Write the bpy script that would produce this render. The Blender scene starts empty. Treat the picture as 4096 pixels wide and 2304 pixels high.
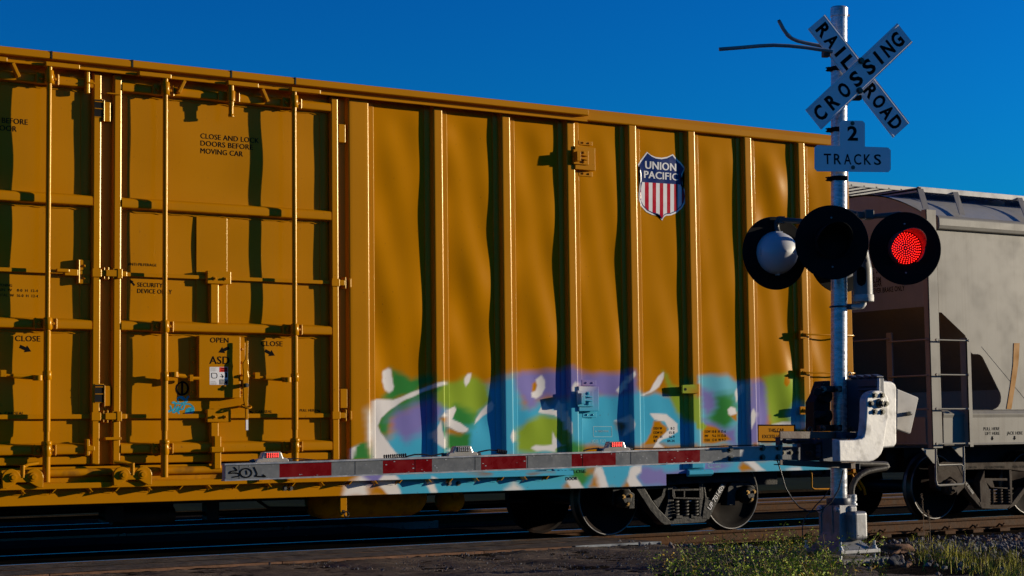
import bpy, bmesh, math, random
import numpy as np
from mathutils import Vector
random.seed(7); rng = np.random.default_rng(7)
sc = bpy.context.scene
COL = sc.collection
R_ = math.radians

# ------------------------------------------------------------------ camera
CAM = np.array([0.0, -17.84737, 1.23773]); FPX = 7498.73
YAW, PITCH, ROLL = R_(33.936063), R_(4.498459), R_(-0.686376)
_f = np.array([math.sin(YAW)*math.cos(PITCH), math.cos(YAW)*math.cos(PITCH), math.sin(PITCH)])
_r = np.array([math.cos(YAW), -math.sin(YAW), 0.0]); _u = np.cross(_r, _f)
CR = math.cos(ROLL)*_r + math.sin(ROLL)*_u; CU = -math.sin(ROLL)*_r + math.cos(ROLL)*_u
cam = bpy.data.cameras.new('camera'); cam.lens = 36*FPX/4096; cam.sensor_width = 36
cam.clip_start = 0.1; cam.clip_end = 3000
cam_o = bpy.data.objects.new('camera', cam); COL.objects.link(cam_o)
from mathutils import Matrix
cam_o.matrix_world = Matrix(((CR[0], CU[0], -_f[0], CAM[0]), (CR[1], CU[1], -_f[1], CAM[1]), (CR[2], CU[2], -_f[2], CAM[2]), (0, 0, 0, 1)))
sc.camera = cam_o

# ------------------------------------------------------------------ sky, sun, exposure
SUN = np.array([2.6, -1.0, 0.40]); SUN /= np.linalg.norm(SUN)
w = bpy.data.worlds.new('World'); sc.world = w; w.use_nodes = True
nt = w.node_tree; bg = nt.nodes['Background']
sky = nt.nodes.new('ShaderNodeTexSky'); sky.sky_type = 'NISHITA'; sky.sun_disc = False
sky.sun_elevation = math.asin(SUN[2]); sky.sun_rotation = math.atan2(SUN[0], SUN[1])
tint = nt.nodes.new('ShaderNodeMix'); tint.data_type = 'RGBA'; tint.blend_type = 'MULTIPLY'
tint.inputs[0].default_value = 1.0; tint.inputs[7].default_value = (0.008, 0.455, 1.35, 1)
gam = nt.nodes.new('ShaderNodeGamma'); gam.inputs[1].default_value = 1.6          # deep clear evening blue
cap = nt.nodes.new('ShaderNodeMix'); cap.data_type = 'RGBA'; cap.blend_type = 'DARKEN'; cap.inputs[0].default_value = 1.0; cap.inputs[7].default_value = (0.8, 3.7, 10.8, 1)
nt.links.new(sky.outputs[0], gam.inputs[0]); nt.links.new(gam.outputs[0], tint.inputs[6]); nt.links.new(tint.outputs[2], cap.inputs[6]); nt.links.new(cap.outputs[2], bg.inputs[0])
bg.inputs[1].default_value = 0.053
sl = bpy.data.lights.new('sun', 'SUN'); sl.energy = 5.0; sl.angle = R_(0.5); sl.color = (1.0, 0.87, 0.66)
so = bpy.data.objects.new('sun', sl); COL.objects.link(so); so.location = (30, -20, 20)
so.rotation_euler = Vector(SUN).to_track_quat('Z', 'Y').to_euler()
sc.view_settings.view_transform = 'Standard'; sc.view_settings.look = 'None'
sc.view_settings.gamma = 1; sc.view_settings.use_curve_mapping = False
sc.view_settings.exposure = 0.25
sc.render.engine = 'CYCLES'; sc.cycles.max_bounces = 6; sc.cycles.use_denoising = True

# ------------------------------------------------------------------ measuring helpers: a point of the photo on a world plane
def ray(q):
    return _f + CR*(q[0]-2048)/FPX - CU*(q[1]-1152)/FPX
def atp(q, P0, n):
    d = ray(q); n = np.asarray(n, float); t = np.dot(np.asarray(P0)-CAM, n)/np.dot(d, n); return CAM + t*d
def at(px, py, Y): return atp((px, py), (0, Y, 0), (0, 1, 0))
def atx(px, py, X): return atp((px, py), (X, 0, 0), (1, 0, 0))
def atz(px, py, Z): return atp((px, py), (0, 0, Z), (0, 0, 1))
def zc(x0, y0):                      # coordinates read in an enlargement that starts at x0, y0
    return lambda x, y: (x0+x/2.515625, y0+y/2.515625)
z1, z2, z3, z4 = zc(0, 150), zc(1000, 150), zc(0, 700), zc(900, 700)
z5, z6b, z7b, z8b = zc(0, 1250), zc(700, 1250), zc(0, 1728), zc(900, 1728)
s1, s2, s3, s4, s5, s6, s7, s8 = zc(1400, 1400), zc(2300, 1400), zc(2200, 1728), zc(3072, 1728), zc(3072, 1250), zc(2900, 740), zc(2800, 0), zc(2000, 400)

# ------------------------------------------------------------------ materials
def mat(name, c, rough=0.5, metal=0.0, var=0.12, scale=6.0, bump=0.0, bscale=60.0, spec=0.5, streak=0.0, dirt=None, dirt_amt=0.0, dscale=3.0, dthr=(0.5, 0.68), stint=None, attr=None, emit=None, estr=0.0, alpha=1.0, trans=0.0, coat=0.0, stretch=(1, 1, 1), rvar=0.1):
    m = bpy.data.materials.new(name); m.use_nodes = True
    t = m.node_tree; b = t.nodes['Principled BSDF']; L = t.links.new
    tc = t.nodes.new('ShaderNodeTexCoord'); mp = t.nodes.new('ShaderNodeMapping'); mp.inputs['Scale'].default_value = stretch
    L(tc.outputs['Object'], mp.inputs['Vector'])
    def noise(s, d=4, src=mp):
        n = t.nodes.new('ShaderNodeTexNoise'); n.inputs['Scale'].default_value = s; n.inputs['Detail'].default_value = d
        L(src.outputs[0], n.inputs['Vector']); return n
    def mixc(bt, fac, a, bb):
        x = t.nodes.new('ShaderNodeMix'); x.data_type = 'RGBA'; x.blend_type = bt
        for i, v in ((0, fac), (6, a), (7, bb)):
            if hasattr(v, 'node'): L(v, x.inputs[i])
            else: x.inputs[i].default_value = v
        return x.outputs[2]
    def rng_(v, a, bb, c0, c1):
        r = t.nodes.new('ShaderNodeMapRange'); L(v, r.inputs[0])
        for i, k in enumerate((a, bb, c0, c1)): r.inputs[i+1].default_value = k
        return r.outputs[0]
    if attr:
        a = t.nodes.new('ShaderNodeAttribute'); a.attribute_name = attr; col = a.outputs['Color']
    else:
        rgb = t.nodes.new('ShaderNodeRGB'); rgb.outputs[0].default_value = (*c, 1); col = rgb.outputs[0]
    n1 = noise(scale, 5)
    if var:
        v = rng_(n1.outputs[0], 0.3, 0.7, 1-var, 1+var)
        cc = t.nodes.new('ShaderNodeCombineColor'); [L(v, cc.inputs[i]) for i in range(3)]
        col = mixc('MULTIPLY', 1.0, col, cc.outputs[0])
    if streak:
        mp2 = t.nodes.new('ShaderNodeMapping'); mp2.inputs['Scale'].default_value = (14, 14, 0.35); L(tc.outputs['Object'], mp2.inputs['Vector'])
        n2 = noise(1.5, 6, mp2)
        col = mixc('MIX', rng_(n2.outputs[0], 0.5, 0.85, 0, streak), col, (0.10, 0.075, 0.045, 1))
    if dirt:
        n3 = noise(dscale, 8)
        col = mixc('MIX', rng_(n3.outputs[0], dthr[0], dthr[1], 0, dirt_amt), col, (*dirt, 1))
    L(col, b.inputs['Base Color'])
    L(rng_(n1.outputs[0], 0.3, 0.7, max(rough-rvar, 0.02), min(rough+rvar, 1)), b.inputs['Roughness'])
    b.inputs['Metallic'].default_value = metal; b.inputs['Specular IOR Level'].default_value = spec
    b.inputs['Coat Weight'].default_value = coat; b.inputs['Alpha'].default_value = alpha; b.inputs['Transmission Weight'].default_value = trans
    if stint: b.inputs['Specular Tint'].default_value = (*stint, 1)
    if emit: b.inputs['Emission Color'].default_value = (*emit, 1); b.inputs['Emission Strength'].default_value = estr
    if bump:
        nb = noise(bscale, 6); bp = t.nodes.new('ShaderNodeBump'); bp.inputs['Strength'].default_value = bump; bp.inputs['Distance'].default_value = 0.01
        L(nb.outputs[0], bp.inputs['Height']); L(bp.outputs[0], b.inputs['Normal'])
    return m
YEL = (0.425, 0.166, 0.0004)
M = {}
M['yel'] = mat('yellow_paint', YEL, 0.24, var=0.04, rvar=.02, scale=1.4, bump=0.03, bscale=90, streak=0.05, spec=0.22, dirt=(0.10, 0.045, 0.012), dirt_amt=0.5, dscale=30, stint=(1.0, 0.82, 0.25), dthr=(0.69, 0.74))
M['wall'] = mat('painted_wall', YEL, 0.24, var=0.04, rvar=.02, scale=1.4, bump=0.03, bscale=90, streak=0.04, spec=0.25, attr='paint', stint=(1.0, 0.82, 0.25), dirt=(0.09, 0.040, 0.012), dirt_amt=0.55, dscale=34, dthr=(0.70, 0.74))
M['sheet'] = mat('painted_sheet', YEL, 0.24, var=0.04, rvar=.02, scale=1.4, bump=0.03, bscale=90, streak=0.04, spec=0.04, attr='paint', stint=(1.0, 0.82, 0.25), dirt=(0.09, 0.040, 0.012), dirt_amt=0.55, dscale=34, dthr=(0.70, 0.74))
M['yelrust'] = mat('worn_yellow_paint', YEL, 0.5, var=0.12, scale=6, streak=0.15, spec=0.09, dirt=(0.07, 0.03, 0.015), dirt_amt=0.5, dscale=7, stint=(1.0, 0.72, 0.16))
M['letter'] = mat('black_lettering', (0.006, 0.006, 0.006), 0.9, var=0.2, spec=0.03)
M['faint'] = mat('faint_lettering', (0.10, 0.34, 0.42), 0.5)
M['white'] = mat('white_paint', (0.72, 0.70, 0.68), 0.25, var=0.04, spec=0.2)
M['blue'] = mat('shield_blue', (0.006, 0.020, 0.115), 0.25, var=0.04, spec=0.15)
M['red'] = mat('shield_red', (0.42, 0.004, 0.014), 0.25, var=0.04, spec=0.15)
M['tag'] = mat('blue_marker', (0.0, 0.27, 0.40), 0.4, var=0.3, scale=30)
M['galv'] = mat('galvanized_steel', (0.50, 0.51, 0.52), 0.27, metal=0.3, var=0.25, scale=14, dirt=(0.13, 0.12, 0.11), dirt_amt=0.4, dscale=11, bump=0.08, stretch=(1, 1, 2.5))
M['alu'] = mat('cast_aluminium', (0.50, 0.49, 0.475), 0.6, metal=0.3, var=0.14, scale=5, dirt=(0.10, 0.09, 0.08), dirt_amt=0.55, dscale=9, bump=0.15, bscale=25)
M['casegrey'] = mat('grey_case_paint', (0.06, 0.065, 0.08), 0.5, metal=0.2, var=0.2, scale=8, bump=0.1, spec=0.3)
M['plate'] = mat('grey_steel_plate', (0.26, 0.25, 0.24), 0.65, metal=0.2, var=0.18, scale=7, dirt=(0.10, 0.08, 0.06), dirt_amt=0.4)
M['brown'] = mat('brown_channel', (0.062, 0.036, 0.026), 0.6, metal=0.1, var=0.25, scale=9, bump=0.15)
M['dark'] = mat('dark_greasy_steel', (0.010, 0.009, 0.009), 0.5, metal=0.0, var=0.35, scale=12, dirt=(0.02, 0.016, 0.012), dirt_amt=0.5, dscale=14, bump=0.3, spec=.15)
M['bogie'] = mat('black_cast_steel', (0.012, 0.011, 0.010), 0.48, metal=0.0, var=0.35, scale=10, dirt=(0.07, 0.058, 0.048), dirt_amt=0.35, dscale=12, bump=0.35, bscale=30, spec=.2)
M['bogieb'] = mat('dusty_cast_steel', (0.055, 0.040, 0.030), 0.75, var=0.3, scale=8, dirt=(0.03, 0.022, 0.018), dirt_amt=0.7, dscale=8, bump=0.35, bscale=30, spec=.1)
M['wheel'] = mat('wheel_steel', (0.010, 0.008, 0.007), 0.8, metal=0.0, var=0.3, dirt=(0.05, 0.02, 0.010), dirt_amt=0.25, dscale=2.5, bump=0.2, spec=0.06)
M['tread'] = mat('polished_tread', (0.12, 0.115, 0.11), 0.4, metal=1.0, var=0.2)
M['rust'] = mat('rusty_steel', (0.078, 0.036, 0.015), 0.75, metal=0.0, var=0.3, scale=8, dirt=(0.035, 0.02, 0.012), dirt_amt=0.6, dscale=20, bump=0.3, bscale=40, spec=0.08)
M['railtop'] = mat('polished_rail_top', (0.50, 0.50, 0.50), 0.3, metal=1.0, var=0.1)
M['black'] = mat('matt_black', (0.006, 0.006, 0.006), 0.85, var=0.2, spec=0.15)
M['rubber'] = mat('black_rubber', (0.014, 0.013, 0.013), 0.5, var=0.2)
M['hop'] = mat('hopper_grey_paint', (0.215, 0.198, 0.165), 0.5, var=0.03, scale=3, streak=0.30, dirt=(0.20, 0.15, 0.10), dirt_amt=0.04, dscale=6, bump=0.05, spec=0.2)
M['hopr'] = mat('weathered_hopper_roof', (0.26, 0.26, 0.26), 0.55, var=0.06, scale=5, streak=0.25, dirt=(0.18, 0.11, 0.07), dirt_amt=0.2, dscale=5)
M['grate'] = mat('walkway_grating', (0.13, 0.135, 0.14), 0.5, metal=0.5, var=0.2)
M['sign'] = mat('white_sign_sheeting', (0.86, 0.83, 0.82), 0.35, var=0.03, coat=0.2)
M['armgrey'] = mat('grey_reflective_tape', (0.145, 0.15, 0.148), 0.4, var=0.10, scale=12, dirt=(0.42, 0.41, 0.40), dirt_amt=0.12, dscale=40, coat=0.0, spec=0.2)
M['armred'] = mat('red_reflective_tape', (0.17, 0.001, 0.0015), 0.3, var=0.12, scale=12, dirt=(0.35, 0.03, 0.03), dirt_amt=0.06, dscale=45, coat=0.0, spec=0.15)
M['armalu'] = mat('gate_arm_aluminium', (0.33, 0.33, 0.335), 0.45, metal=0.5, var=0.15, scale=15, dirt=(0.22, 0.22, 0.22), dirt_amt=0.4, dscale=25)
M['led'] = mat('lit_red_led', (0.5, 0.02, 0.02), 0.4, emit=(1.0, 0.014, 0.010), estr=3.2, var=0)
M['ledhot'] = mat('bright_red_led', (0.6, 0.05, 0.05), 0.4, emit=(1.0, 0.06, 0.045), estr=1.9, var=0)
M['lens'] = mat('lit_red_lens', (0.10, 0.0, 0.0), 0.3, emit=(1.0, 0.004, 0.003), estr=0.03, var=0)
M['hoodglow'] = mat('hood_red_glow', (0.30, 0.05, 0.05), 0.45, var=0)  # black hood coloured red to carry the glow of the lit lens
M['ledoff'] = mat('unlit_led', (0.55, 0.55, 0.55), 0.3, var=0)
M['clear'] = mat('clear_plastic', (0.55, 0.50, 0.42), 0.25, trans=0.35, var=0.1, coat=0.4)
M['grey'] = mat('grey_enamel', (0.46, 0.47, 0.49), 0.4, var=0.05, coat=0.2)
M['bolt'] = mat('bolt_steel', (0.10, 0.095, 0.08), 0.4, metal=0.8, var=0.2)
M['cable'] = mat('black_cable', (0.012, 0.012, 0.012), 0.45, var=0)
M['conduit'] = mat('grey_ribbed_conduit', (0.05, 0.044, 0.038), 0.5, var=0.15, bump=0.2, spec=.15)
M['asphalt'] = mat('asphalt', (0.118, 0.090, 0.066), 0.92, var=0.5, scale=1.3, dirt=(0.035, 0.03, 0.03), dirt_amt=0.75, dscale=9, bump=1.0, bscale=55, spec=0.04)
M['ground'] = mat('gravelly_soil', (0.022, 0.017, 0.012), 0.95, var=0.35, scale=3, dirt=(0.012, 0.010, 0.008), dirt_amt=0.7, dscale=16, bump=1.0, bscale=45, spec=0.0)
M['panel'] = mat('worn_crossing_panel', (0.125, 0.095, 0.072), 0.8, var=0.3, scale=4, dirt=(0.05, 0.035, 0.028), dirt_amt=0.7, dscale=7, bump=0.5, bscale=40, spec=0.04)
M['paneledge'] = mat('rusty_panel_edge', (0.16, 0.085, 0.05), 0.75, var=0.3, scale=8, bump=0.3, spec=0.05)
M['steeledge'] = mat('worn_steel_edge', (0.20, 0.21, 0.22), 0.35, metal=0.7, var=0.25, scale=6)
M['conc'] = mat('concrete', (0.24, 0.22, 0.19), 0.9, var=0.15, scale=5, bump=0.4, spec=.05)
M['stone'] = mat('ballast_stone', (0.10, 0.095, 0.095), 0.85, var=0.55, scale=9, bump=0.5, bscale=30, spec=.3)
M['palestone'] = mat('pale_brown_stone', (0.20, 0.155, 0.125), 0.9, var=0.4, scale=9, spec=0.05)
M['rockb'] = mat('brown_rock', (0.17, 0.10, 0.065), 0.9, var=0.3, scale=6, bump=0.8, bscale=20, spec=.05)
M['rockd'] = mat('dark_rock', (0.05, 0.05, 0.055), 0.85, var=0.4, scale=9, bump=1.0, bscale=25, spec=.08)
M['leaf'] = mat('weed_leaf', (0.23, 0.30, 0.022), 0.55, var=0.35, scale=4, spec=0.1)
M['leaf2'] = mat('yellow_weed_leaf', (0.40, 0.25, 0.025), 0.6, var=0.3, scale=4, spec=0.1)
M['stem'] = mat('weed_stem', (0.17, 0.13, 0.035), 0.7, var=0.2)
M['grass'] = mat('grass_blade', (0.40, 0.36, 0.03), 0.6, var=0.4, scale=3, spec=0.1)
M['dry'] = mat('dry_seed_stalk', (0.14, 0.085, 0.04), 0.8, var=0.3)
M['orange'] = mat('orange_reflector', (0.36, 0.15, 0.008), 0.35, var=0.08, spec=0.1)
M['sticker_red'] = mat('danger_red', (0.62, 0.03, 0.012), 0.4, var=0.03, spec=.15)
M['field'] = mat('dark_rough_grass', (0.016, 0.020, 0.007), 0.95, var=0.4, scale=0.6, spec=0.02, bump=0.8, bscale=8)
M['shadepanel'] = mat('shade_black_panel', (0.007, 0.006, 0.005), 0.9, var=0.3, scale=4, spec=0.0, bump=0.3)  # panel in rubber black, darkened for the shade under the train
M['hopend'] = mat('hopper_grey_bounce_toned', (0.22, 0.235, 0.235), 0.6, var=0.08, scale=3, spec=0.1, streak=0.15)  # hopper grey, its colour cooled to offset warm bounce light on the end
M['bellgrey'] = mat('dull_grey_paint', (0.20, 0.205, 0.21), 0.45, var=0.1, spec=0.3)
M['armdark'] = mat('dark_grey_pipe', (0.075, 0.073, 0.07), 0.5, var=0.2, spec=0.3)
M['basealu'] = mat('cast_base_shade_darkened', (0.19, 0.192, 0.20), 0.5, metal=0.45, var=0.15, scale=7, dirt=(0.12, 0.11, 0.10), dirt_amt=0.5, dscale=12, bump=0.1, bscale=25)  # cast aluminium with dirt, darkened to put shade on the base's left face
M['brass'] = mat('chain_brass', (0.28, 0.16, 0.04), 0.4, metal=0.7, var=0.2)

# ------------------------------------------------------------------ mesh builder
WL = {}                                # world location of every root (parts are written in world coordinates)
class MB:
    def __init__(s): s.v = []; s.f = []; s.m = []; s.n = 0; s.c = []; s.p = []
    def add(s, v, f, mi=0, col=None):
        v = np.asarray(v, float).reshape(-1, 3); s.v.append(v); o = s.n; s.p.append((f, mi))
        s.f += [tuple(int(i)+o for i in q) for q in f]; s.m += [mi]*len(f); s.n += len(v)
        s.c.append(np.asarray(col, float) if col is not None else np.tile(np.array(YEL), (len(v), 1)))
        return s
    def box(s, x0, x1, y0, y1, z0, z1, mi=0):
        v = [(x, y, z) for x in (x0, x1) for y in (y0, y1) for z in (z0, z1)]
        return s.add(v, [(0, 1, 3, 2), (4, 6, 7, 5), (0, 4, 5, 1), (2, 3, 7, 6), (0, 2, 6, 4), (1, 5, 7, 3)], mi)
    def obox(s, c, ax, h, mi=0):
        c = np.asarray(c, float); ax = [np.asarray(a, float)/np.linalg.norm(a) for a in ax]
        v = [c+ax[0]*h[0]*i+ax[1]*h[1]*j+ax[2]*h[2]*k for i in (-1, 1) for j in (-1, 1) for k in (-1, 1)]
        return s.add(v, [(0, 1, 3, 2), (4, 6, 7, 5), (0, 4, 5, 1), (2, 3, 7, 6), (0, 2, 6, 4), (1, 5, 7, 3)], mi)
    def loft(s, A, B, mi=0, caps=True):                 # two matching outlines joined by a wall
        A = np.asarray(A, float); B = np.asarray(B, float); n = len(A)
        f = [(i, (i+1) % n, n+(i+1) % n, n+i) for i in range(n)]
        if caps: f += [tuple(range(n))[::-1], tuple(range(n, 2*n))]
        return s.add(np.vstack([A, B]), f, mi)
    def prism(s, pts, d, mi=0):
        p = np.asarray(pts, float); return s.loft(p, p+np.asarray(d, float), mi)
    def pxprism(s, q, Y, depth, mi=0):                  # outline read off the photo, at its real distance Y, with thickness
        p = np.array([at(*a, Y) for a in q]); return s.prism(p, (0, depth, 0), mi)
    def tube(s, pts, r, seg=10, mi=0, caps=True):
        p = np.asarray(pts, float); n = len(p); rs = np.full(n, r) if np.isscalar(r) else np.asarray(r)
        T = np.gradient(p, axis=0); T /= np.linalg.norm(T, axis=1)[:, None]+1e-12
        a = np.array([0, 0, 1.]) if abs(T[0][2]) < 0.9 else np.array([1., 0, 0])
        V = []; u = np.cross(T[0], a); u /= np.linalg.norm(u)
        for i in range(n):
            u = u-T[i]*np.dot(u, T[i]); u /= np.linalg.norm(u); w_ = np.cross(T[i], u)
            for k in range(seg):
                t = 2*math.pi*k/seg; V.append(p[i]+rs[i]*(math.cos(t)*u+math.sin(t)*w_))
        f = [(i*seg+k, i*seg+(k+1) % seg, (i+1)*seg+(k+1) % seg, (i+1)*seg+k) for i in range(n-1) for k in range(seg)]
        if caps: f += [tuple(range(seg))[::-1], tuple(range((n-1)*seg, n*seg))]
        return s.add(V, f, mi)
    def cyl(s, a, b, r, seg=16, mi=0, r2=None):
        a = np.asarray(a, float); b = np.asarray(b, float); return s.tube([a, b], [r, r if r2 is None else r2], seg, mi)
    def lathe(s, prof, o, axis, seg=32, mi=0):          # prof: (radius, height along axis)
        o = np.asarray(o, float); ax = np.asarray(axis, float); ax /= np.linalg.norm(ax)
        a = np.array([0, 0, 1.]) if abs(ax[2]) < 0.9 else np.array([1., 0, 0])
        u = np.cross(ax, a); u /= np.linalg.norm(u); w_ = np.cross(ax, u); V = []
        for r, h in prof:
            for k in range(seg):
                t = 2*math.pi*k/seg; V.append(o+ax*h+max(r, 1e-4)*(math.cos(t)*u+math.sin(t)*w_))
        n = len(prof)
        f = [(i*seg+k, i*seg+(k+1) % seg, (i+1)*seg+(k+1) % seg, (i+1)*seg+k) for i in range(n-1) for k in range(seg)]
        return s.add(V, f, mi)
    def bolt(s, c, axis, r=0.014, h=0.016, mi=0):
        c = np.asarray(c, float); ax = np.asarray(axis, float); ax /= np.linalg.norm(ax)
        s.lathe([(0, h), (r, h), (r, 0)], c, ax, 6, mi); s.lathe([(r*1.5, h*.2), (r*1.5, -.002)], c, ax, 12, mi); s.lathe([(0, h*.2), (r*1.5, h*.2)], c, ax, 12, mi)
        return s
    def grid(s, P, nu, nv, mi=0, col=None, flip=False):
        f = [(i*nv+j, (i+1)*nv+j, (i+1)*nv+j+1, i*nv+j+1) for i in range(nu-1) for j in range(nv-1)]
        if flip: f = [q[::-1] for q in f]
        return s.add(P, f, mi, col)
    def pieces(s, gap):                                  # groups of shapes that touch each other
        n = len(s.v); lo = np.array([v.min(0) for v in s.v])-gap; hi = np.array([v.max(0) for v in s.v])+gap; g = list(range(n))
        def find(i):
            while g[i] != i: i = g[i]
            return i
        for i in range(n):
            for j in range(i):
                if (lo[i] <= hi[j]).all() and (lo[j] <= hi[i]).all(): g[find(i)] = find(j)
        out = {}
        for i in range(n):
            b = out.setdefault(find(i), MB()); b.add(s.v[i], s.p[i][0], s.p[i][1], s.c[i])
        return list(out.values())
    def build(s, name, mats, parent=None, bevel=0.0, smooth=None, paint=False, seg=2, origin=None, fix=True, split=True):
        if split and parent is not None and 1 < len(s.v) < 200:
            P = s.pieces(0.003) if 'lettering' not in name else [MB().add(s.v[i], s.p[i][0], s.p[i][1], s.c[i]) for i in range(len(s.v))]
            if len(P) > 1: return [q.build(name, mats, parent, bevel, smooth, paint, seg, origin, fix, False) for q in P][0]
        V = np.vstack(s.v)
        if parent is not None: L = WL[parent.name]
        else:
            lo, hi = V.min(0), V.max(0)
            L = np.array(origin if origin is not None else ((lo[0]+hi[0])/2, (lo[1]+hi[1])/2, lo[2]))
        me = bpy.data.meshes.new(name); me.from_pydata((V-L).tolist(), [], s.f)
        if not isinstance(mats, (list, tuple)): mats = [mats]
        for q in mats: me.materials.append(M[q])
        me.polygons.foreach_set('material_index', s.m)
        if fix and len(s.f) < 60000:
            bm = bmesh.new(); bm.from_mesh(me); bmesh.ops.recalc_face_normals(bm, faces=bm.faces); bm.to_mesh(me); bm.free()
        if paint:
            a = me.color_attributes.new('paint', 'FLOAT_COLOR', 'POINT')
            C4 = np.ones((len(V), 4)); C4[:, :3] = np.vstack(s.c); a.data.foreach_set('color', C4.ravel())
        me.update()
        if smooth is not None:
            me.polygons.foreach_set('use_smooth', [True]*len(me.polygons)); me.set_sharp_from_angle(angle=R_(smooth))
        o = bpy.data.objects.new(name, me); COL.objects.link(o)
        if parent is not None: o.parent = parent
        else: o.location = L
        WL[o.name] = L
        if bevel:
            b = o.modifiers.new('bevel', 'BEVEL'); b.width = bevel; b.segments = seg; b.limit_method = 'ANGLE'; b.angle_limit = R_(40)
        return o
def thing(name, loc, label, cat, group=None):
    o = bpy.data.objects.new(name, None); COL.objects.link(o); o.location = loc; o.empty_display_size = 0.2
    WL[o.name] = np.array(loc, float); o['label'] = label; o['category'] = cat
    if group: o['group'] = group
    return o
def tag(o, label=None, cat=None, group=None, kind=None):
    for k, v in (('label', label), ('category', cat), ('group', group), ('kind', kind)):
        if v: o[k] = v
    return o
# lettering: built-in font turned into a flat mesh, laid on a surface by the function place(u, v)
_tc = {}
def text_geo(s, bold):
    if (s, bold) in _tc: return _tc[(s, bold)]
    cu = bpy.data.curves.new('lettering', 'FONT'); cu.body = s; cu.offset = bold; cu.resolution_u = 3; cu.space_character = 1.04
    ob = bpy.data.objects.new('lettering', cu); COL.objects.link(ob)
    dg = bpy.context.evaluated_depsgraph_get(); me = bpy.data.meshes.new_from_object(ob.evaluated_get(dg))
    v = np.array([p.co[:2] for p in me.vertices]); f = [tuple(p.vertices) for p in me.polygons]
    bpy.data.objects.remove(ob); bpy.data.curves.remove(cu); bpy.data.meshes.remove(me)
    _tc[(s, bold)] = (v, f); return v, f
def text(mb, s, place, x0, x1, cap, mi=0, bold=0.018):
    """write s from u=x0 to u=x1 with capital height cap through place(u, v)"""
    v, f = text_geo(s, bold); lo, hi = v[:, 0].min(), v[:, 0].max()
    base = text_geo('H', bold)[0]; k = cap/np.ptp(base[:, 1])
    u = x0+(v[:, 0]-lo)/(hi-lo)*(x1-x0); h = (v[:, 1]-base[:, 1].min())*k
    mb.add([place(a, b) for a, b in zip(u, h)], f, mi)
def wtext(mb, s, q0, xr, cap_px, Y, surf=None, mi=0, bold=0.018, right=False, heavy=.075):
    """text on a wall parallel to the track, from its left baseline pixel to its right end"""
    a = at(*q0, Y); b = at(xr, q0[1], Y); c = at(q0[0], q0[1]-cap_px, Y)
    if right: c = c+np.array([0, 0, b[2]-a[2]]); a = np.array([a[0], a[1], b[2]])
    def place(u, h):
        z = a[2]+h; y = Y if surf is None else float(surf(np.array([u]), np.array([z]))[0])
        return (u, y-0.0010, z)
    t = MB(); cp = c[2]-a[2]; text(t, s, place, a[0], b[0], cp, mi, 0.0)     # two passes give the strokes their weight
    text(t, s, lambda u, h: tuple(np.array(place(u+heavy*cp, h+.012*cp))-np.array([0, .0003, 0])), a[0], b[0], cp, mi, 0.0)
    n = len(t.v[0]); mb.add(np.vstack(t.v), t.p[0][0]+[tuple(i+n for i in f) for f in t.p[1][0]], mi)
def strokes(mb, lines, Y, r, mi=0, surf=None):
    """brush strokes as thin ribbons on the wall"""
    for ln in lines:
        p = np.array([at(*q, Y) for q in ln]); p[:, 1] -= 0.0012
        if len(p) > 2:
            t = np.linspace(0, len(p)-1, (len(p)-1)*5+1); i = np.arange(len(p))
            p = np.stack([np.interp(t, i, p[:, k]) for k in range(3)], 1)
            for _ in range(3): p[1:-1] = (p[:-2]+2*p[1:-1]+p[2:])/4
        if surf is not None: p[:, 1] = surf(p[:, 0], p[:, 2])-.0015
        T = np.gradient(p, axis=0); N = np.stack([-T[:, 2], 0*T[:, 0], T[:, 0]], 1); N /= np.linalg.norm(N, axis=1)[:, None]+1e-9
        n = len(p); mb.add(np.vstack([p+N*r, p-N*r]), [(i, i+1, n+i+1, n+i) for i in range(n-1)], mi)
def disc(c, ax, r, seg=24):
    ax = np.asarray(ax, float); a = np.array([0, 0, 1.]) if abs(ax[2]) < .9 else np.array([1., 0, 0]); u = np.cross(ax, a); u /= np.linalg.norm(u); w_ = np.cross(ax, u)
    return np.array([np.asarray(c)+r*(math.cos(2*math.pi*k/seg)*u+math.sin(2*math.pi*k/seg)*w_) for k in range(seg)])

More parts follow.
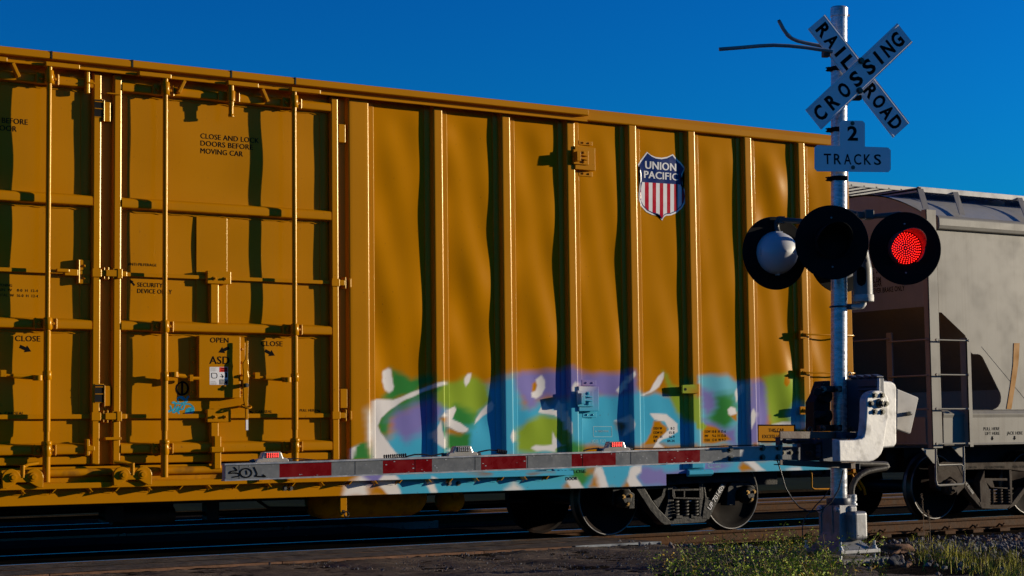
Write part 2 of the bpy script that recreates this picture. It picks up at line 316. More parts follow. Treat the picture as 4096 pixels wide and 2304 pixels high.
# ------------------------------------------------------------------ ground
def sstep(a, b, x): t = np.clip((x-a)/(b-a), 0, 1); return t*t*(3-2*t)
PANX = 13.62                                            # the crossing panels end here
def ground_z(X, Y):
    X = np.asarray(X, float); Y = np.asarray(Y, float)
    road = -0.035+0*X
    front = -0.02+0.16*sstep(-1.2, -6.5, Y)
    ball = -0.21+0*X
    g = np.where(Y < -1.2, front, road)
    s_ = sstep(13.3, 14.3, X)*sstep(-7.0, -2.0, Y)
    bz = np.where(Y < -0.2, -0.20+0.30*sstep(-0.8, -6.5, Y), ball)
    g = g*(1-s_)+bz*s_
    return g
def build_ground():
    xs = np.unique(np.concatenate([[-400, -200, -100, -50, -20], np.arange(-8, 3, 1.0), np.arange(3, 24, 0.1), np.arange(24, 60, 3), [80, 150, 300, 600, 1200]]))
    ys = np.unique(np.concatenate([[-300, -100, -50, -30, -22], np.arange(-18, -9, 0.5), np.arange(-9, 1, 0.1), np.arange(1, 20, 0.5), np.arange(20, 60, 5), [80, 150, 300, 600, 1500]]))
    X, Y = np.meshgrid(xs, ys, indexing='ij'); Z = ground_z(X, Y)
    n = rng.normal(size=X.shape)*0.006; Z = Z+np.where((X > 3) & (X < 24) & (Y < 1) & (Y > -9), n, 0)
    b = MB(); b.grid(np.stack([X, Y, Z], -1).reshape(-1, 3), len(xs), len(ys))
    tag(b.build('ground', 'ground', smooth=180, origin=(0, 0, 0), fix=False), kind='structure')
    b = MB(); xs = np.concatenate([[-300, -100, -40], np.arange(-20, 80, 1.5), [120, 300, 1000]]); ys = np.concatenate([np.arange(12.3, 60, 1.5), [80, 150, 400, 1400]])
    X, Y = np.meshgrid(xs, ys, indexing='ij'); Z = .004+.10*sstep(12.3, 14, Y)+rng.normal(size=X.shape)*.05*sstep(12.3, 14, Y)
    b.grid(np.stack([X, Y, Z], -1).reshape(-1, 3), len(xs), len(ys)); tag(b.build('field', 'field', smooth=180, origin=(20, 30, 0), fix=False), kind='structure')
    # asphalt of the road up to the panels, its edge broken towards the weeds
    xs = np.concatenate([[-30, -10, 0, 2], np.arange(3, 13.4, 0.07)]); ys = np.concatenate([[-60, -30, -18, -14], np.arange(-12, -0.62, 0.07)])
    X, Y = np.meshgrid(xs, ys, indexing='ij')
    lim = 13.55-0.42*np.clip(-Y-1, 0, 9)+0.25*np.sin(Y*2.1)+0.15*np.sin(Y*5.3)
    Xc = np.minimum(X, lim); f = (X > 3) & (Y > -12)
    lump = np.zeros_like(X)
    for k in range(60):
        a = rng.uniform(2, 14); p = rng.uniform(0, 6.28); th = rng.uniform(0, 3.14); lump += np.sin((Xc*math.cos(th)+Y*math.sin(th))*a+p)/(a**0.9)
    Z = ground_z(Xc, Y)+0.012+np.where(f, 0.008*lump+rng.normal(size=X.shape)*0.004, 0)-0.02*sstep(-0.9, -0.65, Y)*f
    Z -= 0.03*sstep(0.25, 0.0, lim-X)
    b = MB(); b.grid(np.stack([Xc, Y, Z], -1).reshape(-1, 3), len(xs), len(ys))
    tag(b.build('road', 'asphalt', smooth=180, origin=(8, -6, 0), fix=False), kind='structure')
build_ground()

# ------------------------------------------------------------------ graffiti: spray paint as areas on the wall, measured there
TEAL, PURP, LIME, GREEN, WHITE, ORNG = (0.055, 0.36, 0.52), (0.19, 0.165, 0.40), (0.24, 0.34, 0.03), (0.035, 0.20, 0.04), (0.70, 0.66, 0.62), YEL
LTEAL, BROWN = (0.12, 0.40, 0.50), (0.25, 0.11, 0.03)
PA = [  # (frame, colour, blur in m, outline)
 (s1, TEAL, .10, [(350,880),(420,800),(760,700),(900,480),(1000,420),(1500,320),(1560,255),(1650,250),(1760,540),(2300,470),(2300,1110),(230,1120),(235,1010)]),
 (s2, TEAL, .05, [(-60,430),(60,395),(250,440),(430,450),(600,400),(680,455),(800,430),(960,470),(1040,600),(1260,720),(1300,960),(-60,960)]),
 (s2, LTEAL, .05, [(1230,262),(1350,248),(1540,258),(1610,300),(1760,330),(1770,960),(1230,960)]),
 (s1, GREEN, .05, [(420,175),(470,195),(540,235),(620,305),(800,225),(865,265),(865,335),(760,352),(600,452),(430,502),(330,482),(400,430)]),
 (s1, GREEN, .05, [(278,740),(320,640),(430,540),(600,440),(770,380),(960,330),(970,480),(700,560),(420,700),(370,860),(300,840)]),
 (s1, PURP, .10, [(385,700),(480,590),(640,540),(780,500),(960,470),(960,590),(880,690),(780,760),(700,850),(560,890),(420,820)]),
 (s1, GREEN, .03, [(5,1095),(35,975),(110,930),(225,930),(232,1095)]),
 (s1, LIME, .05, [(868,440),(965,325),(1130,285),(1240,256),(1290,268),(1385,350),(1420,520),(1300,640),(1250,740),(1060,610),(960,590),(868,520)]),
 (s1, GREEN, .08, [(1020,650),(1070,570),(1160,600),(1290,640),(1280,710),(1240,790),(1190,800),(1060,720)]),
 (s1, GREEN, .05, [(920,720),(1000,820),(1225,820),(1210,1000),(960,1015),(930,850)]),
 (s1, ORNG, .04, [(905,690),(965,635),(985,760),(1110,830),(1190,812),(1110,850),(990,850),(955,760)]),
 (s1, ORNG, .05, [(860,270),(870,350),(800,420),(860,300)]),
 (s1, PURP, .06, [(1680,270),(1740,222),(1930,220),(2050,212),(2240,190),(2330,240),(2330,300),(2230,490),(2050,480),(1890,490),(1870,570),(1800,610),(1740,480),(1690,390)]),
 (s2, PURP, .06, [(40,300),(110,245),(250,233),(420,240),(540,190),(600,215),(600,420),(430,455),(240,445),(60,390)]),
 (s1, LIME, .06, [(1685,800),(1780,710),(1910,655),(2060,655),(2170,690),(2215,790),(2210,1010),(1680,1030)]),
 (s1, GREEN, .06, [(2170,980),(2240,930),(2350,960),(2380,1040),(2180,1060)]),
 (s2, LIME, .05, [(885,218),(935,235),(975,330),(1040,380),(1090,470),(1180,470),(1265,470),(1270,600),(1260,730),(1100,720),(1020,620),(960,480),(920,350)]),
 (s2, GREEN, .08, [(1080,320),(1175,250),(1185,330),(1120,420)]),
 (s2, PURP, .07, [(1280,400),(1380,420),(1420,500),(1410,600),(1330,670),(1280,580)]),
 (s2, GREEN, .09, [(1410,470),(1500,410),(1600,420),(1620,560),(1600,720),(1510,800),(1380,770),(1330,690),(1430,580)]),
 (s2, PURP, .06, [(1290,690),(1400,740),(1510,800),(1620,770),(1620,950),(1540,940),(1430,850),(1300,770)]),
 (s2, ORNG, .03, [(1325,755),(1420,775),(1540,860),(1572,900),(1520,925),(1380,940),(1280,942),(1275,800)]),
 (s2, LIME, .03, [(1215,720),(1260,690),(1330,770),(1290,810),(1220,790)]),
 (s2, ORNG, .03, [(1545,655),(1625,630),(1625,720),(1580,690)]),
 (s2, PURP, .06, [(1755,320),(1840,300),(1900,320),(1950,400),(1970,600),(1940,750),(1840,930),(1755,930),(1740,600)]),
 (s2, LIME, .06, [(1890,270),(2000,250),(2090,235),(2210,235),(2260,320),(2290,520),(2340,640),(2370,740),(1990,755),(1940,620),(1920,380)]),
 (s2, LTEAL, .06, [(2230,480),(2330,600),(2370,650),(2370,740),(2200,760),(2130,640)]),
 (s2, ORNG, .02, [(2095,275),(2145,210),(2155,330),(2120,368),(2092,340)]),
 (s2, LTEAL, .05, [(1840,935),(2330,935),(2330,970),(1840,970)]),
 (s2, ORNG, .03, [(690,950),(760,840),(795,715),(850,705),(935,780),(925,840),(850,905),(800,955),(700,962)]),
 (s2, BROWN, .06, [(410,740),(470,690),(520,760),(470,860)]),
 (s1, ORNG, .03, [(1838,400),(1850,340),(1885,315),(1895,360),(1880,410),(1850,440)]),
 # white strokes
 (s1, WHITE, .015, [(222,540),(262,495),(440,505),(560,452),(700,400),(860,335),(965,318),(965,345),(770,408),(570,497),(425,588),(312,680),(275,760),(300,825),(365,905),(480,1050),(600,1110),(235,1110),(188,850),(200,740),(228,700)]),
 (s1, (0.52, 0.36, 0.20), .05, [(150,600),(215,560),(225,1090),(170,900)]),
 (s1, WHITE, .02, [(196,640),(222,545),(250,545),(250,1100),(222,1100),(188,850)]),
 (s1, WHITE, .025, [(340,215),(395,180),(425,188),(447,370),(440,402),(400,422),(362,402),(335,320)]),
 (s1, WHITE, .02, [(0,1000),(105,938),(60,985),(32,1095),(0,1095)]),
 (s1, WHITE, .012, [(918,670),(975,605),(1058,570),(1067,600),(1025,700),(1115,740),(1187,790),(1186,815),(1135,832),(1065,812),(990,770),(960,735),(955,680)]),
 (s1, WHITE, .02, [(918,708),(870,800),(785,850),(880,950),(1005,1012),(960,900),(932,810)]),
 (s1, WHITE, .015, [(1255,750),(1275,690),(1340,600),(1430,508),(1452,560),(1440,602),(1350,662)]),
 (s1, WHITE, .02, [(1148,285),(1185,240),(1220,234),(1222,270),(1200,332),(1165,372),(1150,335)]),
 (s1, WHITE, .02, [(1935,252),(1970,300),(1976,380),(1942,450),(1880,487),(1832,472),(1830,430),(1880,412),(1896,350),(1880,300)]),
 (s1, WHITE, .015, [(1898,628),(1965,520),(2005,580),(2050,605),(2100,508),(2180,620),(2232,740),(2232,845),(2180,800),(2110,690),(2050,655)]),
 (s1, WHITE, .02, [(1825,985),(1870,960),(2060,950),(2062,1018),(1880,1014)]),
 (s1, WHITE, .015, [(2038,812),(2062,870),(2132,960),(2060,990),(2035,940)]),
 (s1, WHITE, .02, [(1632,822),(1652,795),(1652,920),(1636,932),(1615,880)]),
 (s1, WHITE, .03, [(2225,380),(2262,320),(2285,340),(2270,430),(2235,440)]),
 (s2, WHITE, .02, [(418,405),(500,290),(598,215),(602,255),(540,330),(450,445)]),
 (s2, WHITE, .025, [(400,712),(480,680),(560,655),(602,740),(592,800),(480,872),(500,800),(540,740)]),
 (s2, WHITE, .018, [(888,220),(900,230),(895,290),(852,370),(760,432),(680,462),(688,442),(750,410),(800,330),(842,265)]),
 (s2, WHITE, .012, [(755,638),(920,645),(1000,715),(1028,745),(1030,822),(960,872),(880,905),(845,935),(905,985),(785,985),(832,900),(945,800),(902,722),(832,710),(798,700)]),
 (s2, WHITE, .02, [(1528,600),(1560,566),(1610,588),(1622,640),(1560,662),(1535,642)]),
 (s2, WHITE, .025, [(1760,640),(1785,590),(1812,640),(1800,710),(1765,790),(1752,720)]),
 (s2, WHITE, .03, [(1600,420),(1640,360),(1685,320),(1680,420),(1620,520)]),
 (s2, WHITE, .03, [(1990,755),(2100,724),(2240,722),(2370,735),(2300,790),(2250,800),(2100,770)]),
 (s2, ORNG, .03, [(1215,430),(1205,340),(1250,345),(1250,440),(1225,490)]),
]
PB = [  # lower strip: side sill and ledge
 (s1, TEAL, .08, [(200,1230),(1000,1180),(2560,1080),(2560,1500),(400,1500),(330,1330)]),
 (s2, TEAL, .08, [(-100,1110),(2560,1080),(2560,1260),(1700,1260),(900,1420),(-100,1420)]),
 (s1, WHITE, .05, [(-40,1330),(60,1255),(150,1270),(330,1470),(-60,1470)]),
 (s1, PURP, .05, [(75,1255),(300,1235),(300,1330),(250,1400),(160,1330)]),
 (s1, ORNG, .06, [(190,1400),(260,1350),(420,1420),(450,1480),(190,1480)]),
 (s1, WHITE, .03, [(240,1300),(280,1255),(400,1250),(440,1310),(520,1470),(400,1470),(300,1370)]),
 (s1, WHITE, .03, [(770,1270),(830,1300),(880,1440),(820,1440),(760,1340)]),
 (s1, WHITE, .05, [(1560,1400),(1650,1330),(1760,1420),(1560,1430)]),
 (s1, BROWN, .05, [(1130,1240),(1330,1225),(1360,1245),(1200,1262)]), (s1, BROWN, .04, [(1720,1245),(1960,1215),(2000,1228),(1760,1262)]),
 (s1, GREEN, .06, [(2230,1190),(2420,1180),(2430,1270),(2330,1400),(2230,1330)]),
 (s1, ORNG, .05, [(2140,1380),(2200,1320),(2270,1390),(2140,1400)]),
 (s2, ORNG, .05, [(110,1190),(210,1170),(190,1240),(110,1250)]),
 (s1, WHITE, .03, [(2180,1310),(2280,1290),(2360,1400),(2230,1400)]),
 (s2, WHITE, .03, [(215,1185),(265,1175),(345,1390),(225,1390),(190,1260)]),
 (s2, ORNG, .05, [(140,1370),(200,1270),(230,1380),(150,1390)]),
 (s2, PURP, .06, [(620,1300),(660,1180),(920,1165),(1300,1140),(1440,1110),(1580,1160),(1500,1215),(920,1370),(690,1380)]),
 (s2, TEAL, .06, [(830,1150),(1080,1135),(1120,1190),(900,1210)]),
 (s2, ORNG, .05, [(480,1380),(540,1290),(580,1370),(530,1390)]),
 (s2, WHITE, .025, [(560,1190),(600,1165),(665,1165),(665,1230),(610,1275),(690,1380),(560,1382),(525,1320),(545,1250)]),
 (s2, ORNG, .04, [(1650,1180),(1690,1130),(1750,1150),(1830,1215),(1680,1225)]),
 (s2, WHITE, .03, [(1700,1115),(1800,1110),(1920,1215),(1820,1218)]),
 (s2, WHITE, .04, [(2120,1200),(2180,1180),(2260,1185),(2280,1215),(2130,1215)]),
]
def prep(L, Y):
    out = []
    for fr, c, bl, pts in L:
        P = np.array([at(*fr(*q), Y) for q in pts])[:, [0, 2]]; out.append((P, np.array(c), bl))
    return out
PAW, PBW = prep(PA, 0.0), prep(PB, -0.05)
def sdist(P, X, Z):
    d = np.full(X.shape, 1e9); ins = np.zeros(X.shape, bool); n = len(P)
    for i in range(n):
        a, b = P[i], P[(i+1) % n]; e = b-a; L2 = e@e+1e-12
        t = np.clip(((X-a[0])*e[0]+(Z-a[1])*e[1])/L2, 0, 1)
        d = np.minimum(d, (X-a[0]-t*e[0])**2+(Z-a[1]-t*e[1])**2)
        c = ((a[1] > Z) != (b[1] > Z)) & (X < (b[0]-a[0])*(Z-a[1])/(b[1]-a[1]+1e-12)+a[0]); ins ^= c
    d = np.sqrt(d); return np.where(ins, -d, d)
_ph = rng.uniform(0, 6.28, (10, 2)); _fr = rng.normal(size=(10, 2))*np.array([[6], [6], [8], [9], [12], [14], [20], [26], [34], [40]])
def wob(X, Z):
    return sum(np.sin(X*f[0]+Z*f[1]+p[0]) for f, p in zip(_fr, _ph))/7
def paint(X, Z, which=None):
    X = np.asarray(X, float).ravel(); Z = np.asarray(Z, float).ravel(); C = np.tile(np.array(YEL), (len(X), 1)); wb = wob(X, Z)
    for P, c, bl in (PAW if which is None else which):
        m = (X > P[:, 0].min()-2*bl) & (X < P[:, 0].max()+2*bl) & (Z > P[:, 1].min()-2*bl) & (Z < P[:, 1].max()+2*bl)
        if not m.any(): continue
        d = sdist(P, X[m], Z[m])+wb[m]*bl*0.6
        a = np.clip(0.5-d/((1.9 if bl > .03 else 1.2)*bl+.003), 0, 1); a = (a*a*(3-2*a))[:, None]
        C[m] = C[m]*(1-a)+c*a
    return C

# ------------------------------------------------------------------ the yellow boxcar
CX1 = 17.33; XB = 9.62
RIBR = [10.100, 11.055, 11.975, 12.893, 13.810, 14.727, 15.645, 16.552]; RIBW = [0.262]+[0.130]*7
box = thing('boxcar', (9.5, 1.47, 0.0), 'tall yellow railway boxcar with graffiti along its lower side, standing behind the gate arm', 'boxcar')
PANELS = []
for i in range(8): PANELS.append((RIBR[i]+0.09, (RIBR[i+1]-RIBW[i+1]-0.085) if i < 7 else 17.30))
_pp = rng.uniform(0, 6.28, (8, 5)); _pa = rng.uniform(0.75, 1.15, 8); _pa[4] *= 0.4
def surf(X, Z):
    X = np.asarray(X, float); Z = np.asarray(Z, float); y = np.zeros(X.shape)
    for i, (a, b) in enumerate(PANELS):
        u = (X-a)/(b-a); m = (u > 0) & (u < 1); w_ = np.where(m, np.sin(np.pi*np.clip(u, 0, 1))**0.9, 0); q = _pp[i]
        s = 0.55*np.sin(2*np.pi*Z/(1.0+.12*q[3])+q[0]+0.8*u)+0.12*np.sin(2*np.pi*Z/0.8+q[1]-1.5*u)+0.40*np.sin(2*np.pi*Z/2.4+q[2]+1.5*u)+0.26*np.sin(2*np.pi*(Z/(1.3+.15*q[4])+1.1*u)+q[3])
        fade = sstep(1.02, 1.45, Z)*sstep(4.95, 4.6, Z)
        y += -0.0245*_pa[i]*w_*s*fade
    return y
b = MB()
xs = np.arange(XB, CX1+0.001, 0.0155); xs[-1] = CX1
zs = np.concatenate([np.arange(0.95, 2.42, 0.0155), np.arange(2.42, 4.98, 0.04), [4.985]])
X, Z = np.meshgrid(xs, zs, indexing='ij'); Y = surf(X, Z); C = np.tile(np.array(YEL), (X.size, 1)); lowm = Z.ravel() < 2.45
C[lowm] = paint(X.ravel()[lowm], Z.ravel()[lowm])
b.grid(np.stack([X, Y, Z], -1).reshape(-1, 3), len(xs), len(zs), col=C)
b.build('side_sheet', 'sheet', box, smooth=180, paint=True, fix=False)
def rib_mesh(xr, wd):
    r = 0.022; arcL = [(-wd+r-r*math.sin(t), -0.065+r-r*math.cos(t)) for t in np.linspace(math.pi/2, 0, 6)]
    arcR = [(-r+r*math.sin(t), -0.065+r-r*math.cos(t)) for t in np.linspace(0, math.pi/2, 6)]
    prof = [(-wd-.085, .004), (-wd-.085, -.009), (-wd-.012, -.009)]+arcL+[(-wd+(wd-2*r)*k/6+r, -.065) for k in range(1, 6)]+arcR+[(.006, -.009), (.082, -.009), (.088, -.006), (.088, .004)]
    zz = np.concatenate([np.arange(0.985, 2.42, 0.016), [2.42, 3, 3.6, 4.2, 4.975]])
    P = np.array([[(xr+x, y, z) for z in zz] for x, y in prof]).reshape(-1, 3)
    C = paint(P[:, 0]-0.62*P[:, 1], P[:, 2]); C[P[:, 2] > 2.45] = YEL
    return MB().grid(P, len(prof), len(zz), col=C)
for xr, wd in zip(RIBR, RIBW): rib_mesh(xr, wd).build('rib', 'wall', box, smooth=25, paint=True)
# roof, end walls, far side, left part of the wall beyond the doors
b = MB(); b.box(-2.0, CX1-.01, 0.03, 2.92, 1.0, 4.96); b.build('body_shell', 'yel', box)
b = MB(); b.prism([(-2, -.02, 5.06), (-2, 1.47, 5.17), (-2, 2.96, 5.06), (-2, 2.96, 4.97), (-2, -.02, 4.97)], (CX1+2.02, 0, 0)); b.build('roof', 'yel', box)
prof = [(0.005, 4.955), (-.070, 4.955), (-.082, 4.965), (-.084, 5.035), (-.075, 5.05), (-.030, 5.105), (0.0, 5.108), (.005, 5.06)]
b = MB(); b.prism([(-2, y, z) for y, z in prof], (CX1+2.05, 0, 0)); b.build('eave_rail', 'yel', box, bevel=.006)
b = MB(); hx = 13.02
b.prism([(-2, y, z) for y, z in [(-.06, 5.09), (-.155, 5.075), (-.165, 5.06), (-.165, 5.005), (-.15, 4.997), (-.06, 5.0)]], (hx+2, 0, 0))
b.prism([(-2, y, z) for y, z in [(-.07, 4.968), (-.135, 4.955), (-.14, 4.93), (-.128, 4.925), (-.07, 4.94)]], (hx+2, 0, 0))
b.build('door_track_hood', 'yel', box, bevel=.004)
b = MB()                                               # weld gaps of the hood
for q in ((520/2.5156, 165), (1335/2.5156, 220), (2330/2.5156, 210), (1182, 195)):
    px = q[0]; p = at(px, 250, -.168); b.box(p[0]-.008, p[0]+.008, -.169, -.15, 5.0, 5.078)
b.build('hood_joint', 'dark', box)
# corner post and end of the car
b = MB(); b.box(17.215, 17.335, -.04, .12, .80, 4.955); b.build('corner_post', 'yel', box, bevel=.012)
b = MB()
for z in (1.5, 2.3, 3.1, 3.9): b.box(17.33, 17.40, .1, 2.85, z-.06, z+.06)
b.build('end_corrugation', 'yel', box, bevel=.02)
b = MB(); b.box(17.34, 17.37, .02, .05, 1.15, 4.5); b.box(17.40, 17.44, .08, .12, .7, 2.9); b.build('end_ladder_stile', 'yelrust', box)
# ladder on the side: three visible grab irons from rib to corner
for zt in (220, 605, 985):
    a = at(*s5(385, zt), -.13); b = MB(); b.tube([(a[0], -.05, a[2]+.01), (a[0], -.13, a[2]), (a[0]+.05, -.135, a[2]), (17.22, -.135, a[2]), (17.27, -.12, a[2]), (17.27, -.03, a[2])], .011, 8)
    b.box(a[0]-.055, a[0]+.045, -.085, -.062, a[2]-.05, a[2]+.05); b.bolt((a[0], -.085, a[2]), (0, -1, 0), .018, .03)
    b.build('grab_iron', 'yel', box, smooth=40)
# side sill, ledge, underframe
b = MB()
def sill(x0, x1, zb, zt, Y, dep):
    xs = np.linspace(x0, x1, int((x1-x0)/.02)+2); pr = [(Y+dep, zt), (Y+.004, zt), (Y, zt-.004)]+[(Y, zt-.004-(zt-zb-.008)*k/12) for k in range(1, 12)]+[(Y, zb+.004), (Y+.004, zb), (Y+dep, zb)]
    P = np.array([[(x, y, z) for y, z in pr] for x in xs]).reshape(-1, 3); C = paint(P[:, 0], P[:, 2], PBW); C[P[:, 0] < 9.6] = YEL
    return P, len(xs), len(pr), C
for a in ((-2, 14.18, .614, .862, -.05, .03), (14.18, 17.3, .752, .9849, -.0485, .03), (-2, 14.18, .864, .984, -.03, .03)):
    P, nx, ny, C = sill(*a); b.grid(P, nx, ny, col=C)
b.build('side_sill', 'wall', box, smooth=30, paint=True)
b = MB(); P, nx, ny, C = sill(-2, 12.72, .772, .826, -.17, .13); b.grid(P, nx, ny, col=C); b.build('door_ledge', 'wall', box, smooth=30, paint=True)
b = MB(); P, nx, ny, C = sill(9.6, 12.66, .86, .905, -.10, .06); b.grid(P, nx, ny, col=C); b.build('door_track', 'wall', box, smooth=30, paint=True)
b = MB(); b.tube([(x, -.075, .925) for x in (-2, 4, 9.6)], .040, 12); b.build('door_rail_tube', 'yelrust', box, smooth=60)
b = MB(); b.box(-2, 9.6, -.055, -.031, .835, .885); b.build('track_backing', 'yelrust', box)
b = MB(); k = 0; x = 5.9
while x < 12.5:                                        # skewed tabs under the ledge
    s_ = 1 if k % 2 else -1
    b.prism([(x, -.165, .772), (x+.012, -.165, .772), (x+.012+.03*s_, -.06, .715), (x+.03*s_, -.06, .715)], (0.004, 0, .004)); 
    b.prism([(x-.014*s_, -.166, .771), (x-.002*s_, -.166, .771), (x+.034*s_, -.166, .735), (x+.022*s_, -.166, .735)], (0, .10, 0)); x += .295+.03*(k % 3); k += 1
b.build('ledge_tab', 'yel', box)
b = MB()
for q in ((1475, 1850), (1515, 1843)): b.bolt(at(*z8b(600 if q[0] == 1475 else 660, 565), -.052), (0, -1, 0), .018, .025)
for q in ((995, 1340), (1090, 1340)): b.bolt(at(*s1(*q), -.052), (0, -1, 0), .02, .03)
b.build('sill_bolt', 'bolt', box)
b = MB(); b.box(-2, 16.9, 1.0, 1.94, .55, .99); b.box(-2, 13.4, .1, 2.8, .84, .99); b.box(8.4, 8.6, .1, 2.8, .62, .84); b.box(10.9, 11.1, .1, 2.8, .6, .84); b.box(5.4, 5.6, .1, 2.8, .6, .84); b.box(13.38, 17.2, .35, 2.6, .80, .99)
b.build('underframe', 'dark', box)
b = MB(); b.cyl((5.6, 1.3, .5), (8.4, 1.35, .52), .045, 10); b.cyl((7.6, 1.1, .43), (8.3, 1.1, .43), .09, 14); b.box(7.5, 7.7, 1.0, 1.2, .38, .6); b.box(8.7, 8.85, 1.1, 1.22, .36, .6); b.cyl((3, 1.2, .42), (13, 1.2, .44), .02, 8)
b.tube([(9.2, 1.0, .6), (9.4, 1.0, .47), (10, 1.0, .45)], .018, 8); b.build('brake_rigging', 'dark', box, smooth=40)
b = MB()
P0, P1 = at(*z8b(1500, 680), .25), at(*z8b(1800, 690), .25)
b.lathe([(0, .22), (.10, .20), (.17, .13), (.205, .03), (.21, 0), (.21, -1.1), (.17, -1.25), (0, -1.3)], (at(*z8b(1995, 690), .95)[0]-.21, .95, .535), (1, 0, 0), 28); b.build('air_reservoir', 'yelrust', box, smooth=60)
b = MB(); c = at(*z8b(2245, 700), .3); b.lathe([(0, .15), (.1, .14), (.13, .10), (.13, -.12), (.1, -.15), (0, -.16)], (c[0]+.4, .9, c[2]-.01), (1, 0, 0), 24); b.box(c[0]+.36, c[0]+.44, .76, .8, c[2], .85); b.build('brake_cylinder', 'yelrust', box, smooth=50)
b = MB(); b.pxprism([z8b(*q) for q in [(1160, 640), (1226, 640), (1228, 850), (1162, 852)]], .02, .02); b.build('hanger_bracket', 'yel', box, bevel=.004)
b = MB(); c = at(*z8b(1222, 828), -.01); b.tube([c+.028*np.array([math.cos(t), 0.25*math.sin(t), math.sin(t)]) for t in np.linspace(0, 6.0, 14)], .008, 8); b.tube([at(*z8b(1160, 818), 0), at(*z8b(1200, 815), 0)], .006, 6); b.pxprism([z8b(*q) for q in [(1183, 785), (1205, 785), (1205, 820), (1183, 820)]], .017, .002); b.build('hanger_ring', 'dark', box, smooth=60)
# truck opening: the lamp-shaped jacking pad and the short stub in the sill
b = MB(); a = at(*s2(1145, 1215), -.09); c = at(*s2(1390, 1255), -.09)
b.prism([(a[0], y, z) for y, z in [(-.04, a[2]+.02), (-.10, a[2]), (-.10, a[2]-.045), (-.06, a[2]-.07), (-.04, a[2]-.07)]], (c[0]-a[0], 0, 0))
C = paint(np.full(5, a[0]), np.full(5, .9), PBW); b.c = [np.tile(np.array(TEAL), (q.shape[0], 1)) for q in b.v]; b.build('jacking_pad', 'wall', box, paint=True, bevel=.006)
b = MB(); a = at(*s2(1080, 1135), -.07); c = at(*s2(1300, 1185), -.07); b.box(a[0]+.12, c[0]-.04, -.11, -.05, c[2], a[2]); b.box(a[0]+.02, c[0]+.02, -.066, -.045, c[2]-.01, a[2]); b.c = [np.tile(np.array(TEAL)*.9, (q.shape[0], 1)) for q in b.v]; b.build('rib_foot_bracket', 'wall', box, paint=True, bevel=.008)
b = MB(); a = at(*s1(2040, 1190), -.13); c = at(*s1(2120, 1240), -.13); b.box(a[0], c[0], -.15, -.105, c[2], a[2]); [b.bolt(at(*s1(x, 1220), -.152), (0, -1, 0), .013, .014) for x in (2065, 2108)]
b.c = [np.tile(np.array(TEAL)*.8, (q.shape[0], 1)) for q in b.v]; b.build('track_end_clip', 'wall', box, paint=True)
# door guide brackets bolted on the ribs
def guide(px0, fr, name, q, col):
    b = MB(); P = lambda x, y, Y: at(*fr(x, y), Y)
    (ax, ay), (bx, by) = q['plate']; a, c = P(ax, ay, -.08), P(bx, by, -.08)
    b.box(a[0], c[0], -.085, -.004, c[2], a[2])
    for (ux, uy), (vx, vy) in q['tabs']:
        a1, c1 = P(ux, uy, -.01), P(vx, vy, -.01); b.box(a1[0], c1[0], -.012, -.002, c1[2], a1[2])
        for t in (.3, .72): b.lathe([(0, .016), (.011, .010), (.014, 0)], (a1[0]+(c1[0]-a1[0])*t, -.012, (a1[2]+c1[2])/2), (0, -1, 0), 8)
    (ux, uy), (vx, vy) = q['frame']; a2, c2 = P(ux, uy, -.11), P(vx, vy, -.11)
    zc_ = (a2[2]+c2[2])/2; h = a2[2]-c2[2]; wd = c2[0]-a2[0]
    b.box(a2[0], c2[0], -.105, -.08, c2[2], a2[2])
    b.box(a2[0]+.03*wd, a2[0]+.30*wd, -.165, -.10, c2[2]+.03, a2[2]-.03)
    for t in (.36, .62): b.obox((a2[0]+.62*wd, -.118, c2[2]+h*t), ((1, 0, -.12), (0, 1, 0), (.12, 0, 1)), (.24*wd, .02, .006))
    for t in (.2, .82): b.bolt((a2[0]+.66*wd, -.105, c2[2]+h*t), (0, -1, 0), .016, .02)
    b.c = [paint(v[:, 0], v[:, 2]) if col else np.tile(np.array(YEL), (len(v), 1)) for v in b.v]
    b.build(name, 'wall', box, bevel=.006, paint=True)
guide(0, s8, 'door_stop', dict(plate=((752, 462), (958, 712)), tabs=[((790, 405), (930, 462)), ((790, 712), (930, 775))], frame=((742, 495), (895, 655))), 0)
guide(0, s2, 'door_stop', dict(plate=((35, 365), (240, 615)), tabs=[((67, 300), (213, 362)), ((75, 625), (216, 680))], frame=((28, 408), (188, 570))), 1)
b = MB(); q = [(1080, 352), (1185, 347), (1250, 345), (1250, 437), (1080, 437)]; b.pxprism([s2(*x) for x in q], -.09, .022); b.c = [paint(v[:, 0], v[:, 2]) for v in b.v]; b.c = [np.where(v[:, :1] < at(*s2(1190, 400), -.09)[0], np.array(LIME), np.array(YEL)*.9) for v in b.v]
b.build('cable_lug', 'wall', box, paint=True, bevel=.006)
b = MB(); c = at(*s2(1113, 395), -.093); b.add(disc(c, (0, 1, 0), .018, 14), [tuple(range(14))]); b.build('lug_hole', 'black', box)
